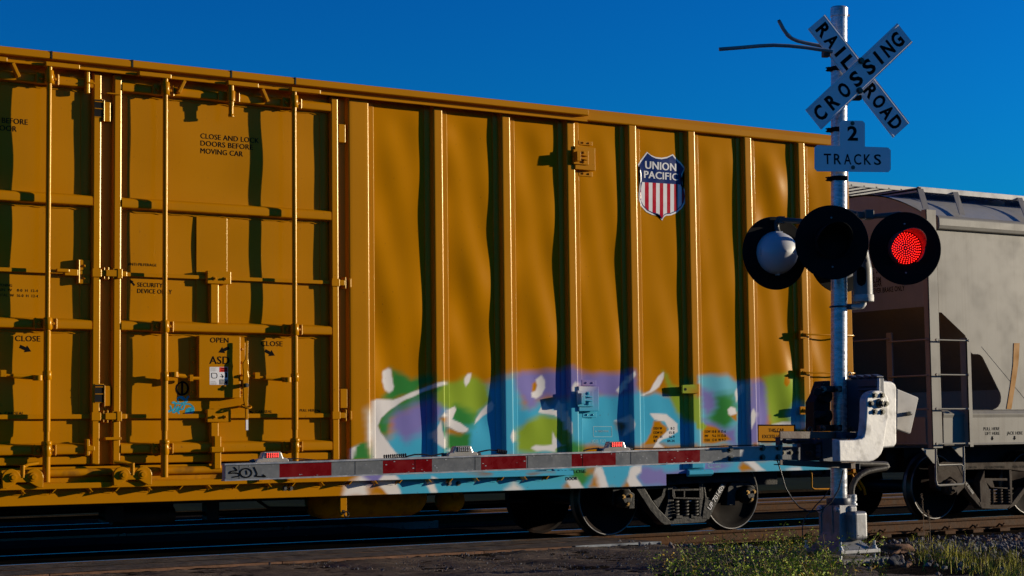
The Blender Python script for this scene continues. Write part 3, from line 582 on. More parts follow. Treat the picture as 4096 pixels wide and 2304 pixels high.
# ----- plug doors
def door_surf_factory(x0, x1, seed):
    r2 = np.random.default_rng(seed); ph = r2.uniform(0, 6.28, (3, 4))
    def f(X, Z):
        X = np.asarray(X, float); Z = np.asarray(Z, float); y = np.zeros(X.shape)
        for k, (za, zb) in enumerate(((1.24, 2.33), (2.45, 3.55), (3.70, 4.74))):
            v = (Z-za)/(zb-za); m = (v > 0) & (v < 1)
            wv = np.where(m, np.clip(np.sin(np.pi*np.clip(v, 0, 1)), 0, 1)**0.6, 0); u = (X-x0)/(x1-x0); wu = np.clip(np.sin(np.pi*np.clip(u, 0, 1)), 0, 1)**0.6; q = ph[k]
            y += -wv*wu*(0.006*np.sin(2*np.pi*u*1.7+q[0])+0.006*np.sin(2*np.pi*v*.9+q[1]+2*u))
        return y
    return f
D0 = 7.143; RX0, RX1 = 7.226, 9.623                        # right door: jamb edges
BEAMS = [(4.765, 4.850), (3.577, 3.670), (2.338, 2.424), (1.104, 1.196)]
def make_door(dx, seed, full=True):
    T = lambda P: [(p[0]+dx, p[1], p[2]) for p in P]
    f = door_surf_factory(RX0+dx, RX1+dx, seed)
    xs = np.arange(RX0+dx-.06, RX1+dx+.07, .03); zs = np.arange(1.0, 4.98, .03); X, Z = np.meshgrid(xs, zs, indexing='ij')
    b = MB(); b.grid(np.stack([X, f(X, Z), Z], -1).reshape(-1, 3), len(xs), len(zs))
    door = b.build('plug_door', 'yel', box, smooth=180, fix=False); WL[door.name] = WL[box.name]
    x = lambda v: v+dx
    def prt(b, name, m='yel', **k): return b.build(name, m, door, **k)
    # stiles
    for a, c in ((D0, RX0), (RX1, 9.709)):
        b = MB(); b.box(x(a), x(c), -.072, -.004, 1.0, 4.93); prt(b, 'door_stile', bevel=.012)
    for za, zb in BEAMS:                                    # hollow rounded beams
        b = MB(); r = .022; pr = [(-.002, zb+.022), (-.012, zb+.018), (-.062, zb+.004), (-.074, zb-.008), (-.078, zb-.02), (-.078, za+.014)]+[(-.078+.014-.014*math.cos(t), za+.014-.014*math.sin(t)) for t in np.linspace(0.2, 1.4, 5)]+[(-.01, za-.004), (-.002, za-.012)]
        b.prism([(x(RX0+.004), y, z) for y, z in pr], (RX1-RX0-.008, 0, 0)); prt(b, 'door_beam', smooth=50)
    b = MB(); b.box(x(RX0), x(RX1), -.05, -.004, 1.005, 1.082); prt(b, 'door_skirt', bevel=.01)
    for z in (4.735, 3.545, 2.305): 
        b = MB(); xx = np.arange(RX0+.03, RX1-.03, .05); b.tube([(x(q), -.006+float(f(np.array([x(q)]), np.array([z]))[0])*0, z+.004*math.sin(q*31)+.003*math.sin(q*77)) for q in xx], .005, 5); prt(b, 'weld_seam')
    for xe in (RX0+.085, RX1-.10):
        b = MB(); b.box(x(xe-.006), x(xe+.006), -.007, .0, 1.2, 4.74); prt(b, 'edge_seam')
    # lock rods with their collars, top cranks and bottom sections
    def collar(b, xr, z0, z1, r=.042): b.lathe([(.02, z1-z0+.006), (r-.006, z1-z0), (r, z1-z0-.008), (r, .008), (r-.006, 0), (.02, -.004)], (xr, -.15, z0), (0, 0, 1), 16)
    for k, (xr, sgn) in enumerate(((7.663, -1), (9.134, 1))):
        xr = x(xr); b = MB()
        b.cyl((xr, -.15, .86 if k == 0 else .84), (xr, -.15, 1.10), .038, 14); b.cyl((xr, -.15, 1.16), (xr, -.15, 1.34), .030, 14)
        b.cyl((xr, -.15, 1.33), (xr, -.15, 2.31), .036, 16); b.cyl((xr, -.15, 2.30), (xr, -.15, 4.93), .026, 16); b.cyl((xr, -.15, 4.86), (xr, -.15, 4.95), .030, 12)
        rod = prt(b, 'lock_rod', smooth=50)
        b = MB()
        for z0, z1 in ((4.755, 4.885), (2.32, 2.44), (1.085, 1.215), (1.83, 1.92)): collar(b, xr, z0, z1, .044)
        collar(b, xr, 1.195, 1.235, .052); prt(b, 'rod_collar', smooth=40)
        b = MB()
        for z in (4.81, 2.385, 1.15):
            b.box(xr-.12, xr+.12, -.102, -.088, z-.05, z+.05)
            for s_ in (-1, 1): b.box(xr+s_*.105-.007, xr+s_*.105+.007, -.112, -.10, z-.055, z+.055); b.lathe([(0, .03), (.012, .03), (.016, .02), (.016, 0)], (xr+s_*.07, -.10, z), (0, -1, 0), 10)
        prt(b, 'rod_bracket', bevel=.003)
        b = MB(); L = .30*sgn; b.prism([(xr-.05*sgn, -.19, 4.965), (xr+L, -.19, 4.965), (xr+L, -.11, 4.965), (xr-.05*sgn, -.11, 4.965)], (0, 0, -.045)); prt(b, 'top_crank', bevel=.006)
        b = MB(); b.obox((xr+(-.33 if k else .19), -.11, 4.86), ((.45 if not k else -.45, 0, .9), (0, 1, 0), (.9, 0, -.45 if not k else .45)), (.075, .03, .018)); prt(b, 'lift_lug', bevel=.006)
    xs_ = x(8.398); b = MB(); b.cyl((xs_, -.15, 4.70), (xs_, -.15, 4.95), .032, 14); b.cyl((xs_, -.15, 4.60), (xs_, -.15, 4.71), .026, 14); b.lathe([(0, -.01), (.03, -.01), (.032, .01), (.026, .02)], (xs_, -.15, 4.60), (0, 0, 1), 14); b.lathe([(.04, .12), (.044, .11), (.044, .01), (.03, 0)], (xs_, -.15, 4.745), (0, 0, 1), 16); prt(b, 'short_lock_rod', smooth=50)
    b = MB(); b.prism([(xs_-.05, -.19, 4.965), (xs_+.3, -.19, 4.965), (xs_+.3, -.11, 4.965), (xs_-.05, -.11, 4.965)], (0, 0, -.045)); b.box(xs_-.12, xs_+.12, -.102, -.088, 4.76, 4.86); b.obox((xs_+.11, -.105, 4.81), ((0, 0, 1), (1, 0, 0), (0, 1, 0)), (.05, .008, .012)); prt(b, 'top_crank', bevel=.005)
    # horizontal bolts
    for zb, hh in ((2.905, .020), (1.475, .023)):
        b = MB(); b.box(x(RX0-.02), x(8.19), -.052, -.022, zb-hh, zb+hh); b.box(x(8.41), x(RX1+.13), -.052, -.022, zb-hh, zb+hh); prt(b, 'lock_bar', bevel=.005)
        b = MB(); b.box(x(8.16), x(8.43), -.085, -.03, zb-.065, zb+.070); b.bolt((x(8.24), -.085, zb-.01), (0, -1, 0), .014, .03); b.bolt((x(8.36), -.085, zb-.01), (0, -1, 0), .014, .03); prt(b, 'bar_guide', bevel=.012)
        b = MB(); b.box(x(RX1-.01), x(RX1+.09), -.088, -.06, zb-.042, zb+.042); b.box(x(RX1+.07), x(RX1+.155), -.085, -.03, zb-.030, zb+.030); b.box(x(RX1+.15), x(RX1+.17), -.085, .0, zb-.065, zb+.065); b.box(x(RX1+.205), x(RX1+.23), -.09, -.03, zb-.05, zb+.05); prt(b, 'bar_catch', bevel=.006)
        b = MB(); b.box(x(D0-.09), x(D0+.06), -.10, -.065, zb-.032, zb+.034); b.box(x(D0+.05), x(D0+.14), -.088, -.05, zb-.026, zb+.026); b.box(x(D0-.11), x(D0-.095), -.09, .0, zb-.06, zb+.06); b.box(x(D0+.03), x(D0+.085), -.105, -.066, zb-.05, zb+.05); prt(b, 'bar_catch', bevel=.006)
    b = MB(); b.box(x(8.07), x(8.42), -.012, -.003, 2.44, 3.54); prt(b, 'reinforcing_plate', bevel=.003)
    b = MB(); b.box(x(8.20), x(8.30), -.07, -.012, 2.43, 2.84); b.box(x(8.205), x(8.30), -.07, -.012, 1.09, 1.41); b.box(x(8.215), x(8.30), -.13, -.06, .93, 1.27); b.box(x(8.17), x(8.32), -.155, -.125, 1.10, 1.16); prt(b, 'vertical_bar', bevel=.012)
    # operating box with handle
    bx0, bx1, bz0, bz1 = x(8.07), x(8.54), 1.66, 2.30
    b = MB(); b.box(bx0, bx1, -.078, -.01, bz0, bz1); prt(b, 'lock_box', bevel=.006)
    b = MB(); b.box(bx0-.07, bx0, -.016, -.004, 1.66, 2.26); b.box(bx1, bx1+.085, -.016, -.004, 1.69, 2.24)
    for z in (1.72, 1.90, 2.03, 2.17): b.lathe([(0, .018), (.012, .014), (.016, 0)], (bx1+.045, -.016, z), (0, -1, 0), 10); b.lathe([(0, .018), (.012, .014), (.016, 0)], (bx0-.035, -.016, z), (0, -1, 0), 10)
    prt(b, 'box_flange', bevel=.003)
    if full:
        h = [(2478, 282), (2500, 285), (2497, 470), (2503, 520), (2496, 590), (2505, 650), (2502, 760), (2498, 870), (2500, 1180), (2490, 1186), (2474, 1180), (2470, 960), (2452, 880), (2446, 700), (2452, 600), (2445, 550), (2448, 500), (2472, 470)]
        b = MB(); b.pxprism([z5(*q) for q in h], -.150, .018); prt(b, 'door_handle', bevel=.004)
        b = MB(); b.pxprism([z5(*q) for q in [(2474, 1080), (2498, 1080), (2499, 1184), (2475, 1184)]], -.1515, .003); prt(b, 'handle_tip', 'white')
        c = at(*z5(2476, 732), -.150); b = MB(); b.cyl(c+np.array([0, .09, 0]), c-np.array([0, .02, 0]), .022, 16); prt(b, 'handle_pivot', 'dark', smooth=40); b = MB(); b.bolt(c-np.array([0, .02, 0]), (0, -1, 0), .014, .014); prt(b, 'pivot_bolt', 'bolt')
        c = at(*z5(2480, 945), -.155); b = MB(); b.tube([c+np.array([.05*math.cos(t), .04*math.sin(t)-.0, .02*math.sin(t)]) for t in np.linspace(0, 6.28, 14)], .009, 8); b.tube([c+np.array([-.05, .0, -.005]), c+np.array([-.02, .1, .0]), c+np.array([-.01, .2, .0])], .012, 8); prt(b, 'seal_hasp', 'yelrust', smooth=50)
        b = MB(); [b.lathe([(0, .015), (.014, .012), (.018, 0)], at(*z5(*q), -.078), (0, -1, 0), 10) for q in ((2318, 530), (2262, 745))]; prt(b, 'box_rivet')
    # turnbuckle links
    for s_, xa, xb in ((-1, 7.70, 8.06), (1, 9.10, 8.56)):
        b = MB(); za, zb = (1.895, 1.86) if s_ < 0 else (1.85, 1.89); dxx = xb-xa
        b.tube([(x(xa), -.13, za), (x(xa+dxx*.55), -.12, za+(zb-za)*.5)], .024, 10); b.tube([(x(xa+dxx*.5), -.12, za+(zb-za)*.5), (x(xa+dxx*.8), -.115, za+(zb-za)*.8)], .012, 8); b.box(min(x(xa+dxx*.68), x(xa+dxx*.78)), max(x(xa+dxx*.68), x(xa+dxx*.78)), -.14, -.09, zb-.03, zb+.035); b.tube([(x(xa+dxx*.75), -.11, zb), (x(xb), -.10, zb)], .018, 8); b.lathe([(0, -.025), (.05, -.025), (.05, .025), (0, .025)], (x(xa-.06*s_*-1*-1), -.15, za), (0, 0, 1), 12); prt(b, 'turnbuckle', smooth=40)
    # roller carriages on the ledge
    for cx_ in (7.30, 6.26+2.62):
        cx_ = x(cx_); 
        if full is False and cx_ > 7: continue
        b = MB(); z0 = .79
        out = [(-.20, 0), (-.205, .09)]+[(-.115+.09*math.cos(t), .10+.085*math.sin(t)) for t in np.linspace(math.pi, .5, 9)]+[(-.02, .115), (.02, .115)]+[(.115+.09*math.cos(t), .10+.085*math.sin(t)) for t in np.linspace(math.pi-.5, 0, 9)]+[(.205, .09), (.20, 0), (.16, .0), (.06, .055), (-.06, .055), (-.16, .0)]
        b.prism([(cx_+u, -.215, z0+v) for u, v in out], (0, .03, 0)); car = prt(b, 'roller_carriage', bevel=.006)
        b = MB()
        for s_ in (-1, 1): b.lathe([(0, .03), (.022, .03), (.025, .022), (.042, .02), (.045, 0)], (cx_+.10*s_, -.215, z0+.105), (0, -1, 0), 14); b.cyl((cx_+.10*s_, -.187, z0+.08), (cx_+.10*s_, -.13, z0+.08), .055, 18)
        prt(b, 'carriage_roller', smooth=40)
        b = MB(); b.cyl((cx_, -.2, z0+.10), (cx_, -.2, z0+.22), .022, 12); b.tube([(cx_+.01, -.19, z0+.20), (cx_-.06*(1 if cx_ < x(8) else -1), -.18, z0+.225), (cx_-.17*(1 if cx_ < x(8) else -1), -.15, z0+.235)], .018, 8); prt(b, 'carriage_arm', smooth=50)
    return door, f
door_r, dsurf = make_door(0.0, 11)
door_l, dsurfl = make_door(7.010-9.709+.0, 12, False)
# gap strip between the doors, hinge pieces in it
b = MB(); b.box(7.0, 7.15, -.004, .03, 1.0, 4.95); b.build('gap_strip', 'yel', box)
for ztop, zbot in ((640, 850), (0, 0)):
    fr = z1 if ztop else z5
    q = (1040, 645, 1110, 850) if ztop else (1045, 738, 1113, 942)
    a, c = at(*fr(q[0], q[1]), -.05), at(*fr(q[2], q[3]), -.05); b = MB(); b.box(a[0], c[0], -.058, -.02, c[2], a[2]); b.box(a[0]-.012, a[0], -.09, -.02, c[2]-.01, a[2]+.01); b.box(a[0]-.11, a[0]-.012, -.078, -.066, c[2]+.03, a[2]+.02); b.build('door_keeper', 'yel', box, bevel=.006)
    b = MB(); b.box(a[0]-.105, a[0]-.018, -.0795, -.0775, c[2]+.04, a[2]+.01); b.build('keeper_recess', 'black', box)
    b = MB(); [b.box(a[0]-.103, a[0]-.02, -.084, -.0796, z-.004, z+.004) for z in (c[2]+.12, c[2]+.19)]; b.build('keeper_rung', 'yel', box)
for fr, q in ((z1, (1072, 552, 1215, 580)), (z5, (1055, 1255, 1220, 1282))):
    a, c = at(*fr(q[0], q[1]), -.085), at(*fr(q[2], q[3]), -.085); b = MB(); b.box(a[0], c[0], -.095, -.05, c[2], a[2]); b.build('gap_clip', 'yel', box, bevel=.005)
for fr, q in ((z1, (862, 325, 930, 570)), (z7b, (862, 70, 930, 240))):
    a, c = at(*fr(q[0], q[1]), -.10), at(*fr(q[2], q[3]), -.10); b = MB(); b.box(a[0], c[0]-.03, -.11, -.06, c[2], a[2]); b.box(a[0]-.0, c[0]+.02, -.12, -.10, c[2]+.1, a[2]-.12); b.build('door_latch', 'yel', box, bevel=.014)
for fr, q in ((z2, (888, 870, 958, 1060)), (z6b, (1660, 768, 1732, 962))):
    a, c = at(*fr(q[0], q[1]), -.05), at(*fr(q[2], q[3]), -.05); b = MB(); b.box(a[0], c[0], -.058, -.02, c[2], a[2]); b.build('jamb_plate', 'yel', box, bevel=.005)
b = MB(); b.box(9.709, 9.80, -.005, .03, 1.0, 5.0); b.build('jamb_recess', 'yel', box)
# hinge-like latch plate on the left door
a, c = at(*z3(780, 850), -.02), at(*z3(905, 1100), -.02); b = MB(); b.box(a[0], c[0], -.035, -.004, c[2], a[2]); b.box(a[0]-.01, a[0]+.012, -.06, -.004, c[2], a[2]); [b.lathe([(0, .02), (.012, .016), (.016, 0)], at(*z3(845, y), -.035), (0, -1, 0), 10) for y in (915, 1035)]
a, c = at(*z3(565, 940), -.06), at(*z3(790, 1015), -.06); b.box(a[0], (a[0]+c[0])/2+.02, -.075, -.05, c[2]+.03, a[2]); b.box((a[0]+c[0])/2-.03, c[0], -.06, -.03, c[2], a[2]); b.build('latch_plate', 'yel', box, bevel=.008)
# ----- lettering on the boxcar
def arrow(b, tail, head, Y, wpx, surf_=None):
    t, h = np.array(tail, float), np.array(head, float); d = (h-t)/np.linalg.norm(h-t); n = np.array([-d[1], d[0]]); L = np.linalg.norm(h-t); m = t+d*L*.5
    q = [t+n*wpx*.28, m+n*wpx*.28, m+n*wpx*.62, h, m-n*wpx*.62, m-n*wpx*.28, t-n*wpx*.28]
    P = np.array([at(*x_, Y) for x_ in q]); P[:, 1] -= .0012
    if surf_ is not None: P[:, 1] = surf_(P[:, 0], P[:, 2])-.0015
    b.add(P, [tuple(range(7))])
b = MB(); DS = lambda X, Z: dsurf(X, Z)
for s_, q, xr in (('CLOSE AND LOCK', (801, 553.5), 1034), ('DOORS BEFORE', (801, 582.5), 1010), ('MOVING CAR', (801, 613), 970)): wtext(b, s_, q, xr, 20.5, 0, DS)
wtext(b, 'ANTI-PILFERAGE', (509.6, 1061.7), 625, 11, 0, DS); wtext(b, 'SECURITY', (547.8, 1147), 649, 17, 0, DS); wtext(b, 'DEVICE ONLY', (547.8, 1172), 686, 17, 0, DS)
wtext(b, 'CLOSE', (1042.7, 1384), 1129, 20, 0, DS); wtext(b, 'CAR SEAL', (1021, 1652), 1087.6, 10.7, 0, DS); wtext(b, 'PULL HERE', (1199, 1646.7), 1263.7, 10, 0, DS)
arrow(b, z6b(905, 383), z6b(1003, 434), 0, 22, DS); arrow(b, z6b(785, 1012), z6b(742, 990), 0, 8, DS); arrow(b, z6b(1425, 980), z6b(1467, 1002), 0, 8, DS); arrow(b, z3(1352, 1112), z3(1303, 1050), 0, 12, DS); arrow(b, z3(1208, 880), z3(1170, 914), -.066, 8)
c = at(728.7, 1553.3, 0); c[1] = float(dsurf(np.array([c[0]]), np.array([c[2]]))[0])-.002; ro, ri = at(728.7+29.4*.0, 1553.3-29.6, 0)[2]-c[2], 0; ri = ro*.72
o_, i_ = disc(c, (0, 1, 0), ro, 40), disc(c, (0, 1, 0), ri, 40); b.add(np.vstack([o_, i_]), [(k, (k+1) % 40, 40+(k+1) % 40, 40+k) for k in range(40)]); b.box(c[0]-.16*ro, c[0]+.16*ro, c[1]-.0005, c[1]+.0005, c[2]-ri*1.02, c[2]+ri*1.02)
b.build('lettering', 'letter', door_r)
b = MB(); wtext(b, 'OPEN', (839.6, 1370), 913, 20, -.078); wtext(b, 'ASD', (836.8, 1455.5), 916, 30, -.078); arrow(b, z5(2305, 353), z5(2197, 402), -.078, 22); b.build('lettering', 'letter', door_r)
b = MB(); DL = lambda X, Z: dsurfl(X, Z)
wtext(b, 'DOOR BEFORE', (-95, 499.8), 110, 21.5, 0, DL, right=True); wtext(b, 'DOOR', (-25, 526.9), 65.6, 21.5, 0, DL, right=True); wtext(b, 'OPENING', (-14, 1147), 48.5, 10.7, 0, DL, right=True); wtext(b, 'MAIN  W    8-0  H  12-4', (-20, 1169), 151.9, 10.7, 0, DL, right=True); wtext(b, 'TOTAL  W  16-0  H  12-4', (-20, 1190), 152.5, 10.7, 0, DL, right=True)
wtext(b, 'CLOSE', (59.6, 1364.5), 160, 22, 0, DL); wtext(b, 'CAR SEAL', (17, 1659.5), 94, 12, 0, DL); arrow(b, z5(200, 340), z5(315, 392), 0, 24, DL); arrow(b, z5(20, 1028), z5(-25, 1000), 0, 9, DL); b.build('lettering', 'letter', door_l)
# warning sticker on the lock box
b = MB()
def rect(fr, x0, y0, x1, y1, Y, mi): 
    P = [at(*fr(*q), Y) for q in ((x0, y0), (x1, y0), (x1, y1), (x0, y1))]; b.add(P, [(0, 1, 2, 3)], mi)
rect(z5, 2110, 548, 2293, 727, -.0786, 0); rect(z5, 2207, 551, 2290, 599, -.0790, 1); rect(z5, 2207, 674, 2291, 724, -.0790, 2); rect(z5, 2265, 602, 2288, 655, -.0790, 2)
wtext(b, 'DANGER', z5(2228, 569), z5(2280, 0)[0], 5, -.0790, None, 2); wtext(b, 'PELIGRO', z5(2228, 593), z5(2280, 0)[0], 5, -.0790, None, 2)
for y in (556, 566, 576, 586, 690, 700, 712, 720): rect(z5, 2118, y, 2180-(y % 4)*6, y+4, -.0790, 3)
for y in (680, 692, 704, 716): rect(z5, 2212, y, 2282-(y % 5)*6, y+4, -.0793, 0)
strokes(b, [[z5(*q) for q in [(2130, 610), (2185, 610), (2185, 660), (2130, 660), (2130, 610)]], [z5(*q) for q in [(2228, 620), (2250, 650)]], [z5(*q) for q in [(2216, 645), (2240, 640), (2236, 660)]]], -.0790, .003, 2)
b.build('warning_sticker', ['white', 'sticker_red', 'letter', 'plate'], door_r, split=False)
# blue marker tag
b = MB()
strokes(b, [[z5(*q) for q in L] for L in ([(1715, 935), (1735, 1000), (1770, 940), (1760, 900), (1740, 905)], [(1730, 905), (1800, 920), (1860, 905), (1880, 900), (1845, 870), (1800, 850), (1785, 870), (1800, 905)], [(1800, 850), (1840, 848), (1890, 905), (1880, 860)], [(1735, 1000), (1760, 1010), (1800, 930), (1790, 980), (1775, 1000)], [(1800, 990), (1835, 920), (1862, 930), (1845, 975), (1810, 975)], [(1770, 960), (1800, 1010), (1815, 1040)], [(1862, 920), (1915, 920), (1955, 960), (1950, 1000), (1910, 1020), (1870, 1000)], [(1870, 1020), (1883, 960), (1905, 1010)], [(1874, 995), (1900, 990)], [(1895, 965), (1920, 960)], [(1908, 963), (1912, 1000)], [(1925, 955), (1930, 1000)], [(1945, 960), (1928, 978), (1950, 1000)], [(1805, 1065), (1825, 1045), (1870, 1045), (1900, 1060)], [(1695, 985), (1705, 1005)], [(1708, 980), (1716, 1000)], [(1885, 845), (1888, 865)], [(1897, 838), (1898, 860)])], 0, .0085, 0, DS)
b.build('marker_tag', 'tag', door_r, split=False)
# data panels and placard
b = MB()
for y, p1, p2 in ((802, 'EXH W', '8-2'), (845, 'EXW H', '15-8'), (888, 'EW   H', '16-9'), (928, 'BLT', '04-24')):
    wtext(b, p1, s2(792, y), s2(876 if p1 != 'BLT' else 830, 0)[0], 10.5, 0, surf); wtext(b, p2, s2(963 if p2 == '8-2' else 948 if p2 != '04-24' else 930, y), s2(1001, 0)[0], 10.5, 0, surf)
for y, t in ((835, 'EXW 10-8  H 15-6'), (878, 'IW     9-6  H 13-0'), (920, 'EXH  17-0  W 9-7')): wtext(b, t, s2(1307, y), s2(1517, 0)[0], 10.5, 0, surf)
wtext(b, 'TO CLOSE', s1(2110, 1243), s1(2371, 0)[0], 13, -.051); wtext(b, 'DOOR', s1(2170, 1312), s1(2285, 0)[0], 13, -.051)
b.build('lettering', 'letter', box)
b = MB(); wtext(b, 'JACK HERE', s2(1338, 1150), s2(1465, 0)[0], 9, -.0486); wtext(b, 'PULL HERE', s2(1338, 1187), s2(1465, 0)[0], 9, -.0486); wtext(b, 'TRINITYRAIL', s2(232, 828), s2(345, 0)[0], 8, 0, surf); wtext(b, 'JOB F22', s2(165, 933), s2(310, 0)[0], 12, 0, surf)
strokes(b, [[s2(190, 770), s2(375, 770)], [s2(375, 770), s2(375, 873)], [s2(375, 873), s2(190, 873)], [s2(190, 873), s2(190, 770)], [s2(205, 818), s2(222, 818)], [s2(213, 808), s2(213, 828)]], 0, .004, 0, surf)
b.build('overpainted_lettering', 'faint', box, split=False)
b = MB(); rect(s2, 1838, 750, 2216, 928, -.0100, 0); rect(s2, 1848, 764, 2202, 914, -.0104, 1); wtext(b, 'THIS CAR', s2(1945, 825), s2(2102, 0)[0], 13.5, -.0104); wtext(b, 'EXCESS HEIGHT', s2(1885, 888), s2(2165, 0)[0], 13.5, -.0104); b.build('height_placard', ['letter', 'yel'], box, split=False)
# shield emblem, draped over panel and rib flange
def shield_poly(mb, pts, dy, mi):
    bm = bmesh.new(); vs = [bm.verts.new(at(*s8(*q), 0)) for q in pts]; f = bm.faces.new(vs); bmesh.ops.triangulate(bm, faces=[f])
    xs_ = [v.co.x for v in bm.verts]; zs_ = [v.co.z for v in bm.verts]
    for x in list(np.arange(min(xs_), max(xs_), .05))+[RIBR[4]+.086, RIBR[4]+.091, RIBR[5]-RIBW[5]-.084, RIBR[5]-RIBW[5]-.088]: bmesh.ops.bisect_plane(bm, geom=bm.verts[:]+bm.edges[:]+bm.faces[:], plane_co=(x, 0, 0), plane_no=(1, 0, 0))
    for z in np.arange(min(zs_), max(zs_), .09): bmesh.ops.bisect_plane(bm, geom=bm.verts[:]+bm.edges[:]+bm.faces[:], plane_co=(0, 0, z), plane_no=(0, 0, 1))
    bm.verts.index_update(); V = np.array([v.co[:] for v in bm.verts]); V[:, 1] = sh_surf(V[:, 0], V[:, 2])-dy
    mb.add(V, [tuple(v.index for v in f.verts) for f in bm.faces], mi); bm.free()
def sh_surf(X, Z):
    y = surf(X, Z); fl = np.maximum(np.clip((RIBR[4]+.091-X)/.005, 0, 1), np.clip((X-(RIBR[5]-RIBW[5]-.088))/.004, 0, 1)); return np.minimum(y-.0008, -.0098*fl)
outer = [(1475, 522), (1515, 555), (1560, 575), (1620, 582), (1680, 572), (1738, 545), (1775, 590), (1815, 630), (1857, 685), (1832, 740), (1822, 790), (1835, 860), (1860, 920), (1868, 975), (1855, 1040), (1825, 1090), (1780, 1135), (1720, 1160), (1670, 1165), (1648, 1180), (1630, 1214), (1608, 1180), (1580, 1165), (1530, 1155), (1470, 1125), (1420, 1070), (1393, 1010), (1388, 940), (1398, 870), (1412, 800), (1412, 740), (1400, 690), (1382, 650), (1425, 590)]
def inset(P, k): c = np.array([1625, 850.]); P = np.array(P, float); d = P-c; L = np.linalg.norm(d, axis=1)[:, None]; return (c+d*(1-k/L)).tolist()
field = inset(outer, 15)
b = MB(); shield_poly(b, outer, .0010, 0); shield_poly(b, field, .0016, 1)
# striped lower half
def clipx(P, side, v, ax):
    out = []; n = len(P)
    for i in range(n):
        a, c = P[i], P[(i+1) % n]; ia = (a[ax]-v)*side >= 0; ic = (c[ax]-v)*side >= 0
        if ia: out.append(a)
        if ia != ic: t = (v-a[ax])/(c[ax]-a[ax]); out.append([a[0]+t*(c[0]-a[0]), a[1]+t*(c[1]-a[1])])
    return out
low = inset(outer, 24); skew = lambda P: [[x, y-(x-1400)*.065] for x, y in P]; unsk = lambda P: [[x, y+(x-1400)*.065] for x, y in P]
low = clipx(skew(low), 1, 824, 1)
edges = [1380, 1418, 1456, 1496, 1533, 1570, 1606, 1642, 1679, 1713, 1750, 1786, 1822, 1880]
for k in range(13):
    q = clipx(clipx(low, 1, edges[k], 0), -1, edges[k+1], 0)
    if len(q) > 2: shield_poly(b, unsk(q), .0022, 2 if k % 2 == 0 else 0)
SS = lambda X, Z: sh_surf(X, Z)-.0030
wtext(b, 'UNION', s8(1458, 690), s8(1765, 0)[0], 30, 0, SS, 0, heavy=.10); wtext(b, 'PACIFIC', s8(1447, 783), s8(1785, 0)[0], 28, 0, SS, 0, heavy=.10)
b.build('shield_emblem', ['white', 'blue', 'red'], box, smooth=60, fix=False, split=False)
# ----- bogies
def wheel_mb(xc, ynear, r, side):
    b = MB(); s_ = side                                      # side=+1: outer face towards the camera (smaller Y)
    pr = [(0.05, .0), (.09, 0), (.10, .03), (.20, .055), (.33, .05), (r-.075, .015), (r-.045, -.01), (r-.012, -.012), (r, .0)]
    b.lathe(pr, (xc, ynear, r), (0, s_, 0), 56, 0)
    b.lathe([(r, 0), (r+.002, .09), (r+.026, .115), (r+.026, .135), (r-.01, .14)], (xc, ynear, r), (0, s_, 0), 56, 1)
    b.lathe([(r-.01, .14), (r-.06, .10), (.12, .10), (.05, .12)], (xc, ynear, r), (0, s_, 0), 56, 0)
    b.lathe([(r-.022, -.0118), (r-.012, -.0125), (r, .0)], (xc, ynear-.0006*s_, r), (0, s_, 0), 56, 1)
    return b
def bogie(root, X, x2, Yn, fr, cast, full):
    """side frame drawn from the photo (fr) at its real distance"""
    YF = Yn-.30
    b = MB()
    for q, y0, d in cast: b.pxprism([fr(*p) for p in q], YF+y0, d)
    bg_ = b.build('bogie', 'bogie' if full else 'bogieb', root, bevel=.008); WL[bg_.name] = WL[root.name]
    for xc in (X, x2):
        wheel_mb(xc, Yn-.02, .457, 1).build('wheel', ['wheel', 'tread'], bg_, smooth=40)
        wheel_mb(xc, Yn+1.505+.07, .457, -1).build('wheel', ['wheel', 'wheel'], bg_, smooth=40)
        b = MB(); b.cyl((xc, Yn-.2, .457), (xc, Yn+1.8, .457), .09, 20); b.build('axle', 'dark', bg_, smooth=50)
    return bg_
CASTU = [([(1182, 545), (1180, 450), (1215, 424), (2010, 412), (2060, 470), (2075, 560), (2000, 505), (1830, 505), (1720, 512), (1500, 520), (1300, 530)], .0, .14),
 ([(860, 560), (945, 553), (1030, 690), (1090, 770), (1200, 880), (1250, 935), (1110, 905), (1010, 790)], .0, .13),
 ([(640, 470), (1180, 455), (1182, 540), (945, 556), (640, 580)], .004, .13),
 ([(1100, 900), (1155, 936), (1550, 912), (1610, 865), (1540, 848), (1260, 852), (1240, 890)], -.003, .15),
 ([(1530, 872), (1600, 882), (1785, 510), (1718, 512), (1622, 690), (1560, 670)], -.006, .12),
 ([(1180, 540), (1232, 545), (1262, 850), (1200, 880), (1150, 840), (1185, 700)], .006, .12),
 ([(1500, 515), (1540, 515), (1545, 640), (1530, 880), (1500, 850)], .006, .12),
 ([(1718, 512), (1740, 512), (1730, 560), (1640, 700), (1560, 675), (1545, 560), (1540, 512), (1555, 512), (1575, 650), (1625, 680), (1700, 560)], .012, .10),
 ([(945, 553), (1185, 545), (1160, 640), (1090, 770), (1030, 690), (1060, 680), (1120, 640), (1140, 570), (970, 580)], .014, .08),
 ([(1830, 505), (2000, 505), (2070, 560), (2050, 690), (2005, 690), (2010, 600), (1940, 545), (1870, 600), (1865, 740), (1780, 740), (1790, 560)], .003, .13),
 ([(630, 575), (790, 560), (815, 600), (850, 620), (850, 772), (795, 775), (800, 640), (735, 590), (660, 640), (640, 740), (625, 700)], -.004, .12)]
aL, aR = at(2434.5, 2138, .70), at(2927.5, 2121.5, .70)
bog = bogie(box, aL[0], aR[0], .72, s3, CASTU, True)
b = MB()
